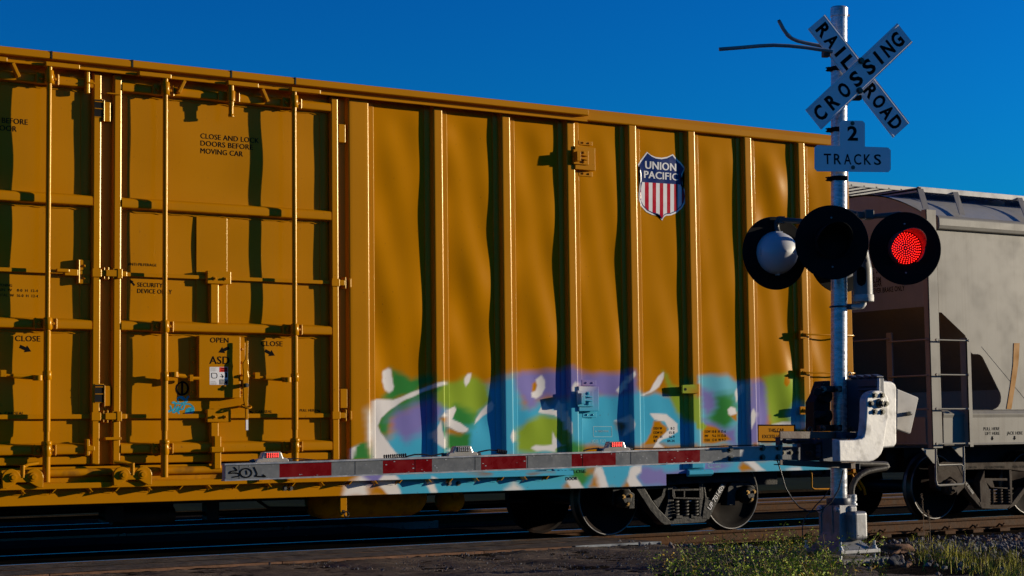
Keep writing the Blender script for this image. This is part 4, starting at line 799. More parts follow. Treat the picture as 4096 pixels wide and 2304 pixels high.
for xs_ in ((1225, 1320), (1335, 1418), (1430, 1515)):
    a, c = at(*s3(xs_[0], 690), .40), at(*s3(xs_[1], 855), .40); r = (c[0]-a[0])/2-.012; cx_ = (a[0]+c[0])/2; n = 5.2
    b.tube([(cx_+r*math.cos(t), .46+r*math.sin(t), c[2]+(a[2]-c[2])*t/(2*math.pi*n)) for t in np.linspace(0, 2*math.pi*n, 70)], .017, 8)
b.build('coil_spring', 'bogie', bog, smooth=60)
b = MB()
b.pxprism([s3(*q) for q in [(1228, 575), (1515, 568), (1520, 590), (1255, 596), (1262, 655), (1530, 660), (1530, 682), (1240, 672), (1228, 640)]], .40, .2); b.pxprism([s3(*q) for q in [(1345, 590), (1360, 590), (1358, 660), (1343, 660)]], .41, .05); b.pxprism([s3(*q) for q in [(1190, 545), (1260, 540), (1300, 570), (1330, 552), (1380, 545), (1420, 570), (1490, 572), (1490, 600), (1200, 600)]], .47, .25)
b.pxprism([s3(*q) for q in [(1270, 835), (1335, 840), (1335, 870), (1270, 872)]], .405, .05); b.pxprism([s3(*q) for q in [(1420, 830), (1475, 832), (1475, 868), (1420, 868)]], .405, .05); b.build('bolster', 'bogie', bog, bevel=.006)
for xc in (aL[0], aR[0]):
    b = MB(); b.lathe([(0, .15), (.055, .15), (.06, .14), (.085, .13), (.11, .10), (.115, 0)], (xc, .46, .457), (0, -1, 0), 26); cap = b.build('bearing_cap', 'bogie', bog, smooth=40)
    b = MB()
    for t in (0.6, 2.7, 4.8): b.bolt((xc+.06*math.cos(t), .315, .457+.06*math.sin(t)), (0, -1, 0), .018, .025)
    b.build('cap_bolt', 'brass', bog)
b = MB(); A, B_ = at(*s3(1618, 790), .40), at(*s3(1762, 552), .40); d = (B_-A); d[1] = 0; L = np.linalg.norm(d); d /= L; nn = np.array([-d[2], 0, d[0]])
text(b, 'UP 701409', lambda u, h: A+d*u+nn*h+np.array([0, .008, 0]), 0, L, .062); b.build('bogie_lettering', 'white', bog)
# the further bogie of this car, left of the frame
xq = -.5
bog2 = thing('dummy', (0, 0, 0), '', '') if False else None
# end details: cut lever, stirrup, coupler, hose
b = MB(); st = [s4(430, 390), s4(440, 430), s4(440, 555), s4(465, 575), s4(615, 573)]; P = [at(*q, .05) for q in st]; b.tube(P+[P[-1]+np.array([.06, 0, 0]), P[-1]+np.array([.07, 0, .35])], .011, 8); b.build('sill_step', 'yelrust', box, smooth=50)
b = MB(); b.box(17.3, 18.0, 1.2, 1.75, .62, .98); b.build('coupler', 'dark', box, bevel=.04)
b = MB(); b.tube([at(*s4(790, 415), .9), at(*s4(860, 410), .9), at(*s4(885, 400), .9), at(*s4(880, 440), .9)], .02, 8); b.tube([at(*s4(840, 420), .9), at(*s4(870, 480), .9), at(*s4(935, 585), .9)], .018, 8); b.tube([at(*s4(880, 440), .92), at(*s4(930, 510), .92), at(*s4(962, 560), .92), at(*s4(980, 632), .92)], .02, 8); b.build('uncoupling_lever', 'yelrust', box, smooth=50)

# ------------------------------------------------------------------ grey covered hopper car coupled behind
hop = thing('hopper_car', (24.0, 1.5, 0.0), 'grey covered hopper wagon with a side ladder, coupled behind the yellow boxcar', 'hopper wagon')
HX = 18.97; HE = 33.0; YC = 1.5
def arc_z(y): return 4.60-0.50*((y-YC)/1.5)**2
ys_ = np.linspace(0, 3.0, 17)
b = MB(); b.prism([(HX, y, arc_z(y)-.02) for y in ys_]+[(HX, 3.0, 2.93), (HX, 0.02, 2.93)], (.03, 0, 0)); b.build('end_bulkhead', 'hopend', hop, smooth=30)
b = MB(); P = []; 
for x in (HX-.03, HE): P += [(x, y, arc_z(y)) for y in np.linspace(-.02, 3.02, 19)]
b.grid(np.array(P), 2, 19); b.build('roof_sheet', 'hopr', hop, smooth=60)
# side sheet with the slanted end opening
q = [s5(1700, -330), s5(1700, 0), (3072+1745/2.5156, 1250), s5(1985, 230), s5(2045, 405), s5(2065, 418), s5(2110, 418), s5(2135, 425), s5(2160, 450), s5(2180, 490), s5(2338, 810), s5(2346, 850), s5(2342, 900), s5(2320, 945), s5(2290, 968), s5(2262, 978)]
P = [at(*p, -.02) for p in q]; P[0][2] = 4.12; P[0][0] = HX; P[1][0] = HX; P[1][2] = P[2][2]+.0
b = MB(); b.prism(P+[np.array([HE, -.02, P[-1][2]]), np.array([HE, -.02, 4.12])], (0, .02, 0)); b.build('side_sheet', 'hop', hop)
b = MB(); b.prism([(p[0], 3.0, p[2]) for p in P]+[(HE, 3.0, P[-1][2]), (HE, 3.0, 4.12)], (0, .02, 0)); b.build('side_sheet', 'hop', hop)
b = MB(); sx = P[2]
b.prism([(HX+.0, .01, 2.93), (HX, 2.98, 2.93), (HX+2.1, 2.98, 1.45), (HX+2.1, .01, 1.45)], (.02, 0, .02)); b.build('end_slope_sheet', 'hop', hop)
b = MB(); b.box(HX+1.6, HX+1.7, .05, 2.9, 1.3, 2.4); b.box(HX-.1, HX+2, .9, 2.1, 1.0, 1.3); b.box(HX-.25, HX+.02, .05, 2.95, 1.04, 1.42); b.build('end_frame', 'hop', hop)
b = MB(); b.prism([(HX-.02, y, z) for y, z in [(-.045, 4.16), (-.085, 4.12), (-.09, 4.02), (-.075, 3.97), (-.02, 3.96), (.0, 4.16)]], (HE-HX, 0, 0)); b.build('top_chord', 'hop', hop, bevel=.012)
zt = at(*s5(1780, 985), -.06)[2]; zb = at(*s5(2045, 1335), -.06)[2]
b = MB(); b.prism([(HX-.02, y, z) for y, z in [(.02, zt+.01), (-.03, zt), (-.065, zt-.05), (-.055, zt-.10), (-.05, zb+.03), (-.06, zb+.012), (-.06, zb), (.02, zb)]], (HE-HX, 0, 0)); b.build('side_sill', 'hop', hop, bevel=.008)
b = MB(); xL, xR = at(*s5(1600, 600), -.05)[0], at(*s5(1714, 600), -.05)[0]
b.box(xL+.03, xR, -.09, -.075, zb-.03, 4.22); b.box(xL+.03, xL+.045, -.09, .0, zb-.03, 4.22); b.build('corner_post', 'hop', hop, bevel=.004)
b = MB(); A, B_ = at(*s5(2150, 345), -.021), at(*s5(2660, 960), -.021); b.tube([A, B_], .0025, 5); b.build('weld_seam', 'hop', hop)
for xx in (21.9, 24.5):
    b = MB(); b.box(xx, xx+.03, -.0215, -.019, zt+.02, 3.96); b.build('weld_seam', 'hop', hop)
# ladders
b = MB(); a = at(*s5(1990, 260), -.13); c = at(*s5(2030, 260), -.13); b.box(a[0], c[0], -.14, -.125, zb-.02, at(*s5(2010, 255), -.13)[2]); b.box(a[0], a[0]+.012, -.14, -.02, zb-.02, at(*s5(2010, 255), -.13)[2]); lad = b.build('ladder_stile', 'hop', hop)
for zy in (275, 625, 970, 1322):
    p = at(*s5(1690, zy), -.15); e = at(*s5(2010, zy-8), -.15); b = MB(); b.tube([(p[0]-.01, -.15, p[2]), (e[0], -.15, p[2])], .011, 10); [b.lathe([(0, .022), (.016, .022), (.018, .01), (.018, 0)], (xx, -.155, p[2]), (0, -1, 0), 8) for xx in (p[0]-.005, e[0])]; b.build('ladder_rung', 'hop', hop, smooth=40)
b = MB(); a = atx(*s5(1220, 205), 18.72); c = atx(*s5(1245, 690), 18.72); b.box(18.71, 18.73, a[1]-.05, a[1]+.05, 1.05, a[2]); b.build('end_ladder_stile', 'hop', hop)
for zy, in ((270,), (632,), (972,), (1322,)):
    p = atx(*s5(1610, zy), 18.70); e = atx(*s5(1215, zy+20), 18.70); b = MB(); b.cyl((18.70, p[1], p[2]), (18.70, e[1], p[2]), .012, 8); b.build('ladder_rung', 'hop', hop, smooth=40)
    if zy < 700 and zy < 300: b = MB(); b.cyl((18.70, e[1]-.0, p[2]+.04), (18.70, e[1]+.75, p[2]+.04), .012, 8); b.build('hand_rail', 'hop', hop, smooth=40)
# stirrup step below the ladder
b = MB(); Y_ = -.10; L_ = [(1688, 165), (1688, 220), (1688, 500), (1715, 538), (1940, 525), (1972, 515), (1968, 140)]
b.tube([at(*s4(*q), Y_) for q in L_[:1]+L_[1:3]], .014, 8); b.tube([at(*s4(*q), Y_) for q in [(1688, 490), (1700, 530), (1720, 538), (1940, 526), (1965, 518), (1972, 495)]], .016, 8); b.tube([at(*s4(*q), Y_) for q in [(1972, 500), (1970, 300), (1966, 142)]], .016, 8); b.tube([at(*s4(*q), Y_) for q in [(1690, 230), (1715, 335), (1940, 328), (1958, 340), (1958, 390)]], .013, 8)
b.pxprism([s4(*q) for q in [(1545, 165), (1692, 160), (1700, 330), (1660, 310)]], -.04, .02); b.pxprism([s4(*q) for q in [(1855, 150), (1975, 142), (1970, 260), (1930, 240)]], -.04, .02); b.build('stirrup_step', 'hop', hop, smooth=40)
# roof walkway with its slanted supports
zw = 4.80; b = MB()
def wpt(x, y, z, Y): return at(*s6(x, y), Y)
for (x0, x1, y0, y1, z_) in ((18.3, 20.2, .35, .40, 4.70), (18.3, 20.2, 1.9, 1.95, 4.70)): pass
wy0, wy1 = .62, 2.4
xa = at(*s6(1600, 95), wy0)[0]; xb_ = at(*s6(1950, 30), wy0)[0]; zb_ = at(*s6(1950, 30), wy0)[2]; za_ = at(*s6(1250, 40), wy0)[2]
b.box(xb_, HE, wy0, wy0+.04, zb_-.05, zb_+.02); b.box(xb_, HE, wy1, wy1+.04, zb_-.05, zb_+.02); b.box(xb_, xb_+.04, wy0, wy1, zb_-.05, zb_+.01)
b.build('walkway_edge', 'hopr', hop)
b = MB()
for k in range(26): b.box(xb_, HE, wy0+.05+k*.066, wy0+.055+k*.066, zb_-.03, zb_+.005)
xk = xb_
while xk < HE: b.box(xk, xk+.012, wy0+.04, wy1, zb_-.028, zb_-.005); xk += .12
b.build('walkway_grating', 'grate', hop, split=False)
b = MB()
for (t0, t1, lo, li) in (((1938, 35), (1995, 38), (2055, 245), (1995, 240)), ((2292, 68), (2345, 70), (2420, 308), (2362, 298))):
    P = [at(*s6(*t0), wy0), at(*s6(*t1), wy0), at(*s6(*lo), .06), at(*s6(*li), .06)]; b.prism(P, (0, .012, .004))
for k in range(1, 8):
    P = np.array([at(*s6(2292, 68), wy0), at(*s6(2345, 70), wy0), at(*s6(2420, 308), .06), at(*s6(2362, 298), .06)]); P[:, 0] += k*1.35; b.prism(P, (0, .012, .004))
b.build('walkway_support', 'hop', hop)
b = MB(); [b.lathe([(.0, .12), (.30, .12), (.33, .08), (.33, -.05)], (xx, YC-.25, 4.56), (0, 0, 1), 24) for xx in (21.3, 23.6, 26)]; b.build('hatch_cover', 'hopr', hop, smooth=40)
q0 = at(*s6(1480, 42), 2.0); q1 = at(*s6(1245, 30), 2.0)
b = MB(); b.box(q1[0]-.6, q0[0]+.5, 1.6, 1.64, q0[2]-.05, q0[2]+.01); b.box(q1[0]-.6, q0[0]+.5, 2.5, 2.54, q0[2]-.05, q0[2]+.01); [b.box(q1[0]-.6, q0[0]+.5, 1.68+k*.08, 1.685+k*.08, q0[2]-.03, q0[2]) for k in range(10)]; [b.box(xx, xx+.03, 1.6, 2.54, q0[2]-.045, q0[2]-.03) for xx in np.arange(q1[0]-.6, q0[0]+.5, .25)]; b.build('end_platform', 'grate', hop, split=False)
# lettering of the hopper
b = MB(); nX = HX-.0015
for t, y, xl, xr in (('65 500', 835, 1400, 1520), ('35062  24', 885, 1405, 1555), ('RAILS', 932, 1410, 1505), ('NYCOBRK BM', 975, 1340, 1567), ('DRAFT GEAR', 1018, 1370, 1577), ('RELEASE LEVER BRAKE ONLY', 1062, 1330, 1808)):
    A = atx(*s6(xl, y+(1808-xl)*.07*.5), nX); B_ = atx(*s6(xr, y), nX); z = B_[2]; A[2] = z
    text(b, t, lambda u, h, A=A: (nX, A[1]-u, z+h), 0, A[1]-B_[1], .072)
for t, q, xr in (('PULL HERE', (2168, 1187), 2328), ('LIFT HERE', (2185, 1233), 2330), ('JACK HERE', (2402, 1230), 2562)): wtext(b, t, s5(*q), s5(xr, 0)[0], 12.5, -.0525, lambda X, Z: -.05-.005*(Z-(zb+.03))/(zt-.13-zb))
for tx in (2258, 2482): arrow(b, s5(tx, 1245 if tx < 2300 else 1242), s5(tx, 1288 if tx < 2300 else 1284), -.0535, 9)
b.build('lettering', 'letter', hop)
b = MB(); b.pxprism([s5(*q) for q in [(2475, 308), (2533, 308), (2520, 520), (2490, 720), (2450, 972), (2402, 970), (2440, 740), (2468, 520)]], -.026, .003); b.build('reflector_strip', 'orange', hop)
aH = at(3740, 2080, .70); aH2 = aH[0]+1.95
CASTH = [([(1700, 320), (1760, 300), (2000, 312), (2576, 300), (2600, 400), (2440, 380), (2180, 375), (1990, 380), (1975, 480), (1900, 330), (1710, 420)], .0, .14),
 ([(1670, 340), (1975, 330), (1975, 560), (1935, 600), (1900, 640), (1900, 500), (1830, 450), (1760, 500), (1740, 600), (1690, 560)], .004, .12),
 ([(1975, 470), (2020, 530), (2130, 680), (2150, 775), (2030, 640), (1975, 560)], .002, .12),
 ([(2130, 500), (2180, 380), (2180, 470), (2240, 600), (2240, 740), (2140, 740)], .006, .12),
 ([(2120, 700), (2250, 735), (2460, 730), (2400, 778), (2250, 775), (2150, 770)], -.002, .14),
 ([(2440, 735), (2576, 560), (2620, 560), (2500, 730), (2420, 778)], .0, .12),
 ([(2425, 380), (2450, 380), (2455, 460), (2460, 740), (2440, 740)], .006, .12)]
bh = bogie(hop, aH[0], aH2, .72, s4, CASTH, False)
b = MB()
for xs_ in ((2262, 2293), (2322, 2372), (2395, 2448)):
    a, c = at(*s4(xs_[0], 575), .44), at(*s4(xs_[1], 725), .44); r = (c[0]-a[0])/2-.008; cx_ = (a[0]+c[0])/2; n = 5.2
    b.tube([(cx_+r*math.cos(t), .48+r*math.sin(t), c[2]+(a[2]-c[2])*t/(2*math.pi*n)) for t in np.linspace(0, 2*math.pi*n, 60)], .015, 7)
b.build('coil_spring', 'bogieb', bh, smooth=60)
b = MB(); b.pxprism([s4(*q) for q in [(2170, 465), (2450, 465), (2455, 490), (2260, 490), (2280, 555), (2470, 560), (2470, 580), (2245, 560), (2170, 480)]], .44, .15); b.build('bolster', 'bogieb', bh, bevel=.005)
for xc in (aH[0], aH2):
    b = MB(); b.lathe([(0, .14), (.05, .14), (.06, .12), (.085, .11), (.09, .08), (.11, .06), (.115, 0)], (xc, .46, .457), (0, -1, 0), 26); [b.bolt((xc+.05*math.cos(t), .32, .457+.05*math.sin(t)), (0, -1, 0), .018, .025) for t in (.5, 2.6, 4.7)]; b.build('bearing_cap', 'bogieb', bh, smooth=35)
b = MB(); wtext(b, '0A  04-16', s4(1965, 368), s4(2100, 0)[0], 9, .415); wtext(b, 'MOTION CONTROL', s4(2185, 368), s4(2385, 0)[0], 9, .415); wtext(b, 'FSA-11EN', s4(2465, 362), s4(2600, 0)[0], 9, .415); b.build('cast_lettering', 'black', bh)
b = MB(); A, B_ = at(*s4(1985, 520), .41), at(*s4(2060, 630), .41); d = B_-A; d[1] = 0; L = np.linalg.norm(d); d /= L; nn = np.array([-d[2], 0, d[0]]); text(b, 'X 761008', lambda u, h: A+d*u+nn*h, 0, L, .04); b.build('bogie_lettering', 'plate', bh)
b = MB(); b.box(HX+.2, HE, .9, 2.1, .75, 1.0); b.box(17.9, 19, 1.2, 1.75, .62, .98); b.box(HX+2.8, HX+12, 1.0, 2.9, .35, 1.0); b.box(HX-.05, HX+2.8, 1.0, 1.2, .66, 1.03); b.build('underframe', 'dark', hop)  # outlet and inner side boxes added to block sun from the far rail

# ------------------------------------------------------------------ crossing signal mast
MB0 = np.array([11.300, -6.0, .13]); MT0 = np.array([11.472, -6.0, 4.925]); MAXIS = (MT0-MB0)/np.linalg.norm(MT0-MB0)
SA = R_(24); SN = np.array([-math.sin(SA), -math.cos(SA), 0]); SE = np.array([math.cos(SA), -math.sin(SA), 0]); UP = np.array([0, 0, 1.])
def mast(z): return MB0+MAXIS*((z-MB0[2])/MAXIS[2])
MM = mast(2.8083)
def sp(q, off): return atp(q, MM+SN*off, SN)            # a point of the photo on a plane parallel to the signs
sig = thing('crossing_signal', MB0, 'galvanized railway crossing mast with crossbuck sign and round black flashing lights', 'crossing signal')
b = MB(); b.cyl(mast(.55), mast(4.925), .0706, 40); b.build('mast', 'galv', sig, smooth=40)
b = MB(); b.lathe([(0, .03), (.068, .03), (.0765, .02), (.0765, -.055), (.07, -.06)], mast(4.925), MAXIS, 36); b.cyl(mast(4.885)+SE*.07, mast(4.885)+SE*.095, .01, 8); b.build('mast_cap', 'galv', sig, smooth=40)
# top conduit arms
b = MB(); b.tube([sp(s7(*q), .12) for q in [(193, 496), (400, 480), (600, 462), (740, 455), (900, 462), (1060, 478), (1240, 505), (1330, 520)]], .0165, 12)
b.tube([sp(s7(*q), .05) for q in [(795, 210), (840, 295), (880, 350), (920, 385), (980, 412), (1060, 432), (1150, 450), (1240, 466), (1330, 480)]], .0165, 12); b.tube([sp(s7(*q), .05) for q in [(873, 343), (905, 372)]], .0185, 12); b.tube([sp(s7(795.5, 211), .05), sp(s7(790, 201), .05)], .0135, 12, 1)
b.build('lamp_arm', ['plate', 'black'], sig, smooth=60)
b = MB(); c = sp(s7(1268, 545), .08); b.obox(c, (SE, SN, UP), (.03, .04, .025)); b.build('arm_bracket', 'brown', sig, bevel=.006)
# crossbuck blades
def blade(name, q, off, words, up):
    P = np.array([sp(s7(*x), off) for x in q]); b = MB(); b.prism(P, -SN*.004, 0)
    o, u_end, v_end = P[0], P[3], P[1]                   # corners: start edge 0-1, end edge 3-2
    bl = b.build(name, 'sign', sig); U = P[3]-P[0]; V = P[1]-P[0]; LU = np.linalg.norm(U); LV = np.linalg.norm(V); U /= LU; V /= LV
    b = MB()
    for f in (.075, .925): b.tube([P[0]+V*LV*f-SN*.002, P[3]+V*LV*f-SN*.002], .006, 8)
    b.build('pressed_rib', 'sign', bl, smooth=60)
    for wd, f0, f1 in words:
        n = len(wd); b = MB()
        for i, ch in enumerate(wd):
            t = f0+(f1-f0)*(i/(n-1)); cw = .030 if ch == 'I' else .096
            text(b, ch, lambda u, h, t=t, cw=cw: P[0]+U*(LU*t-cw/2+u)+V*(LV*(.79))-V*h+SN*.0012, 0, cw, LV*.60, bold=.036)
        b.build('sign_lettering', 'letter', bl, split=False)
    return bl
blade('sign_blade', [(1260, 143), (1085, 293), (1942, 1388), (2110, 1235)][0:1]+[(1085, 293), (1942, 1388), (2110, 1235)], .085, [('RAIL', .08, .375), ('ROAD', .640, .93)], 0)
blade('sign_blade', [(1060, 1105), (1220, 1305), (2140, 428), (1985, 232)], .115, [('CROS', .075, .465), ('SING', .605, .915)], 0)
b = MB(); [b.bolt(sp(s7(*q), .118), SN, .02, .03) for q in ((1620, 612), (1605, 912))]; b.build('sign_bolt', 'bolt', sig)
# number plate below
out = []
def rr(x0, y0, x1, y1, r, fr=None):
    P = []
    for cx_, cy_, a0 in ((x1-r, y0+r, -90), (x1-r, y1-r, 0), (x0+r, y1-r, 90), (x0+r, y0+r, 180)):
        P += [(cx_+r*math.cos(R_(a0+k*18)), cy_+r*math.sin(R_(a0+k*18))) for k in range(6)]
    return P
o_ = lambda x, y: (x*1.59, y*1.59)
T1 = [o_(x, y) for x, y in [(2119, 303), (2170, 304), (2176, 310), (2176, 369), (2234, 371), (2241, 378), (2241, 426), (2235, 433), (2056, 431), (2049, 424), (2049, 371), (2056, 365), (2112, 367), (2112, 309)]]
P = [sp(q, .10) for q in T1]; b = MB(); b.prism(P, -SN*.004); tr = b.build('tracks_plate', 'sign', sig)
b = MB()
def stext(t, q0, q1, cap, bold=.012):
    A, B_ = sp(q0, .1012), sp(q1, .1012); z = A[2]; text(b, t, lambda u, h: A+SE*u+UP*h, 0, np.dot(B_-A, SE), cap, bold=bold)
stext('2', s7(1485, 1415), s7(1590, 0)[0:1]+(s7(1590, 1415)[1],), .128, .03)
b.build('sign_lettering', 'letter', tr, split=False); b = MB(); A0 = o_(2073, 413); B0 = o_(2217, 413)
A, B_ = sp(A0, .1012), sp(B0, .1012); Lw = np.dot(B_-A, SE)
for i, ch in enumerate('TRACKS'):
    cw = .066; t = i/5; text(b, ch, lambda u, h, t=t: A+SE*((Lw-cw)*t+u)+UP*h, 0, cw, .092, bold=.012)
b.build('sign_lettering', 'letter', tr, split=False)
b = MB(); [b.bolt(sp(q, .104), SN, .012, .012) for q in (s7(1535, 1240), o_(2146, 421))]; b.build('sign_bolt', 'bolt', tr)
b = MB()
for zz in (4.40, 4.10, 3.86, 3.43):
    c = mast(zz); b.lathe([(.074, -.02), (.0765, -.02), (.0765, .02), (.074, .02)], c, MAXIS, 24); b.obox(c+SN*.055, (SE, SN, UP), (.045, .022, .02)); b.obox(c-SE*.085, (SE, SN, UP), (.022, .02, .018)); b.obox(c-SE*.105+UP*.012, (SE, SN, UP), (.015, .012, .004)); b.obox(c-SE*.105-UP*.012, (SE, SN, UP), (.015, .012, .004))
b.obox(sp(s7(1560, 985), .06), (SE, SN, UP), (.05, .03, .02)); b.build('sign_clamp', 'black', sig)
# flashing light heads
TOC = np.array([-.64, -.75, .0]); TOC /= np.linalg.norm(TOC)
def lamp(cpx, off, nrm, rad, lit=None, seen_back=False):
    C_ = sp(s6(*cpx), off); n = np.asarray(nrm, float); n /= np.linalg.norm(n); rt = np.cross(UP, n); rt /= np.linalg.norm(rt); up = np.cross(n, rt)
    b = MB(); b.lathe([(.155, .004), (rad-.004, .004), (rad, 0), (rad-.004, -.004), (.12, -.004)], C_, n, 72); h = b.build('light_head', 'black', sig, smooth=40)
    b = MB(); b.lathe([(.185, -.004), (.190, -.03), (.186, -.06), (.165, -.12), (.12, -.168), (.06, -.196), (0, -.204)], C_, n, 40)
    b.obox(C_-n*.05+up*.155, (rt, n, up), (.035, .04, .03)); b.obox(C_-n*.04-up*.178, (rt, n, up), (.012, .02, .02)); b.obox(C_-n*.05-rt*.172, (rt, n, up), (.014, .03, .03)); b.obox(C_-n*.05+rt*.172, (rt, n, up), (.012, .03, .03))
    hs = b.build('housing', 'grey', h, smooth=45)
    b = MB(); b.prism([C_-n*.02+up*.16-rt*.09, C_-n*.09+up*.15-rt*.07, C_-n*.12+up*.09-rt*.03], rt*.01); b.prism([C_-n*.06+up*.17, C_-n*.16+up*.06, C_-n*.06+up*.10], rt*.008); b.build('housing_fin', 'grey', h)
    # hood: a tube cut open below
    L_ = 22; V = []
    for k in range(L_+1):
        t = R_(-55+290*k/L_); c_ = rt*math.cos(t)+up*math.sin(t); d_ = .09+.17*max(0, math.sin(t))**.7
        for rr_, hh in ((.152, .0), (.152, d_), (.146, d_), (.146, .0)): V.append(C_+c_*rr_+n*hh)
    b = MB(); b.grid(V, L_+1, 4); b.build('hood', 'hoodglow' if lit else 'black', h, smooth=50)
    b = MB(); b.lathe([(0, .014), (.07, .012), (.125, .006), (.140, .0)], C_, n, 40); b.build('lens', 'lens' if lit else 'black', h, smooth=60)
    if lit:
        b = MB(); rows = 0
        for i in range(0, 8):
            m_ = 1 if i == 0 else (8, 14, 20, 24, 28, 31, 34)[i-1]
            for k in range(m_):
                t = 2*math.pi*k/m_+i*1.1; r_ = .130*(i/7)**.85; p = C_+(rt*math.cos(t)+up*math.sin(t))*r_+n*.014
                b.lathe([(0, .006), (.0040, .0035), (.0044, -.004)], p, n, 6)
        b.build('led_cluster', 'led', h, split=False)
    b = MB(); [b.lathe([(0, .008), (.008, .006), (.009, 0)], C_+up*s_*.21+n*.004, n, 8) for s_ in (1, -1)]; b.build('head_screw', 'plate', h)
    return C_, n, rt, up
FN = np.array([-.60, -.80, -.0]); 
c1 = lamp((1075, 577), .30, (-.50, -.866, .0), .318)
c2 = lamp((1812, 638), .30, (-.50, -.866, .0), .314, lit=True)
c3 = lamp((500, 687), -.25, (.20, .98, 0), .322)
c4 = lamp((1150, 735), -.28, (.20, .98, 0), .31)
b = MB(); e1 = sp(s6(535, 350), -.2); b.tube([c3[0]-c3[1]*.08+UP*.15, sp(s6(520, 430), -.25), sp(s6(520, 375), -.24), sp(s6(540, 352), -.22), sp(s6(570, 352), -.2), sp(s6(800, 368), -.12), mast(3.02)], .024, 12)
b.obox(sp(s6(560, 352), -.21), (SE, SN, UP), (.03, .03, .03))
b.tube([mast(3.05), sp(s6(1250, 262), .06), sp(s6(1330, 292), .1), sp(s6(1400, 305), .12)], .022, 12); b.tube([sp(s6(1470, 318), .14), sp(s6(1620, 305), .2), sp(s6(1760, 290), .25), sp(s6(1800, 300), .25), c2[0]-c2[1]*.09+UP*.15], .022, 12); b.tube([c1[0]-c1[1]*.09+UP*.14, c1[0]-c1[1]*.09+UP*.25, mast(3.03)+SN*.08], .022, 10); b.tube([c4[0]-c4[1]*.05+UP*.16, mast(3.05)], .022, 10)
b.build('cross_arm', 'armdark', sig, smooth=50)
b = MB(); b.obox(sp(s6(1440, 300), .13), (SE, SN, UP), (.042, .05, .042)); b.obox(sp(s6(1370, 305), .12), (SE, SN, UP), (.045, .03, .03)); b.build('junction_fitting', 'armdark', sig, bevel=.012)
# electronic bell
C_ = sp(s6(1385, 900), .05); z0 = sp(s6(1385, 1105), .05)[2]; zt_ = sp(s6(1385, 640), .05)[2]
b = MB(); pr = [(0, zt_-z0), (.04, zt_-z0), (.052, zt_-z0-.01), (.062, (zt_-z0)*.80), (.064, (zt_-z0)*.78), (.079, (zt_-z0)*.60), (.083, (zt_-z0)*.55), (.083, 0)]
b.lathe(pr, (C_[0], C_[1], z0), UP, 32); bell = b.build('bell', 'bellgrey', sig, smooth=40)
b = MB(); nb = TOC*.9+np.array([-.2, .1, 0]); nb /= np.linalg.norm(nb); rb = np.cross(UP, nb); zc_ = z0+.155
V = []
for k in range(13):
    v_ = .085*(-1+2*k/12); hw = .040*math.sqrt(max(1-(abs(v_)/.0851)**4, 0)); R0 = .083 if v_ < -.02 else .082
    for m_ in range(9): u_ = hw*(-1+2*m_/8); V.append(np.array([C_[0], C_[1], zc_])+rb*u_+nb*(math.sqrt(.0845**2-u_**2)+.0015)+UP*v_)
b.grid(V, 13, 9); b.build('bell_opening', 'black', bell)
b = MB(); b.lathe([(.06, .03), (.088, .03), (.091, .025), (.091, -.025), (.088, -.03), (.05, -.03)], (C_[0], C_[1], z0-.03), UP, 32); b.build('bell_collar', 'alu', bell, smooth=35)
b = MB(); zz = sp(s6(1380, 1222), .05)[2]; b.tube([(C_[0], C_[1], z0-.05), (C_[0], C_[1], z0-.08), np.array([C_[0], C_[1], zz+.005])-SE*.012, np.array([C_[0], C_[1], zz])-SE*.04, mast(zz)+SE*.10], .027, 14); b.build('bell_elbow', 'alu', bell, smooth=60)
b = MB(); b.obox(mast(zz)+SE*.09, (SE, SN, UP), (.035, .03, .024)); b.tube([mast(zz)+.076*(SE*math.cos(t)+SN*math.sin(t)) for t in np.linspace(0, 6.28, 26)], .008, 8); b.build('bell_clamp', 'casegrey', bell, smooth=40)
# cast junction base and gate stand square to the track
GN = np.array([0, -1., 0]); GE = np.array([1., 0, 0])
def gpl(q, off): return atp(q, MM+GN*off, GN)
def bpt(x, y, off=.16): return gpl(s4(x, y), off)
zb0 = .145
def zat(y): return gpl(s4(790, y), .16)[2]
zT, zF, zP = zat(735), zat(1100), zat(1195)
cb = mast(.4); cb = np.array([cb[0]+.05, cb[1], 0])
BA = R_(24); BE, BN = np.array([1., 0, 0]), np.array([0, -1., 0])
zT, zF, zP = gpl(s4(720, 740), .13)[2], gpl(s4(720, 1080), .13)[2], gpl(s4(720, 1200), .13)[2]
xA0, xA1 = gpl(s4(722, 900), .13)[0], gpl(s4(793, 900), .13)[0]; YA = -6.13; YB = YA+.25
xA0 -= .0
b = MB(); rg = lambda x0, x1, y0, y1, z: [(x0, y0, z), (x1, y0, z), (x1, y1, z), (x0, y1, z)]
lv = [(xA0, xA1+.10, YA, YB, zT), (xA0-.004, xA1+.11, YA-.004, YB, zF+.06), (xA0-.02, xA1+.13, YA-.02, YB+.01, zF-.01), (xA0-.05, xA1+.17, YA-.055, YB+.03, zP+.05), (xA0-.09, xA1+.20, YA-.09, YB+.05, zP+.012)]
for A, B_ in zip(lv[:-1], lv[1:]): b.loft(rg(*A), rg(*B_), 0, False)
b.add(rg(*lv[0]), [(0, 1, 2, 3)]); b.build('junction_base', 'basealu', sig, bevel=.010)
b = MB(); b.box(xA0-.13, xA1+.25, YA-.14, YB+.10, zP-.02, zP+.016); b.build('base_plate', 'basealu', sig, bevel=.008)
b = MB(); b.box(xA0-.012, xA0, YA+.075, YA+.10, zF, zT-.01); b.box(xA0-.012, xA0, YB-.035, YB-.005, zF, zT-.01); b.box(xA0-.014, xA0+.012, YA-.014, YA+.03, zF, zT+.004); b.build('base_rib', 'basealu', sig, bevel=.006)
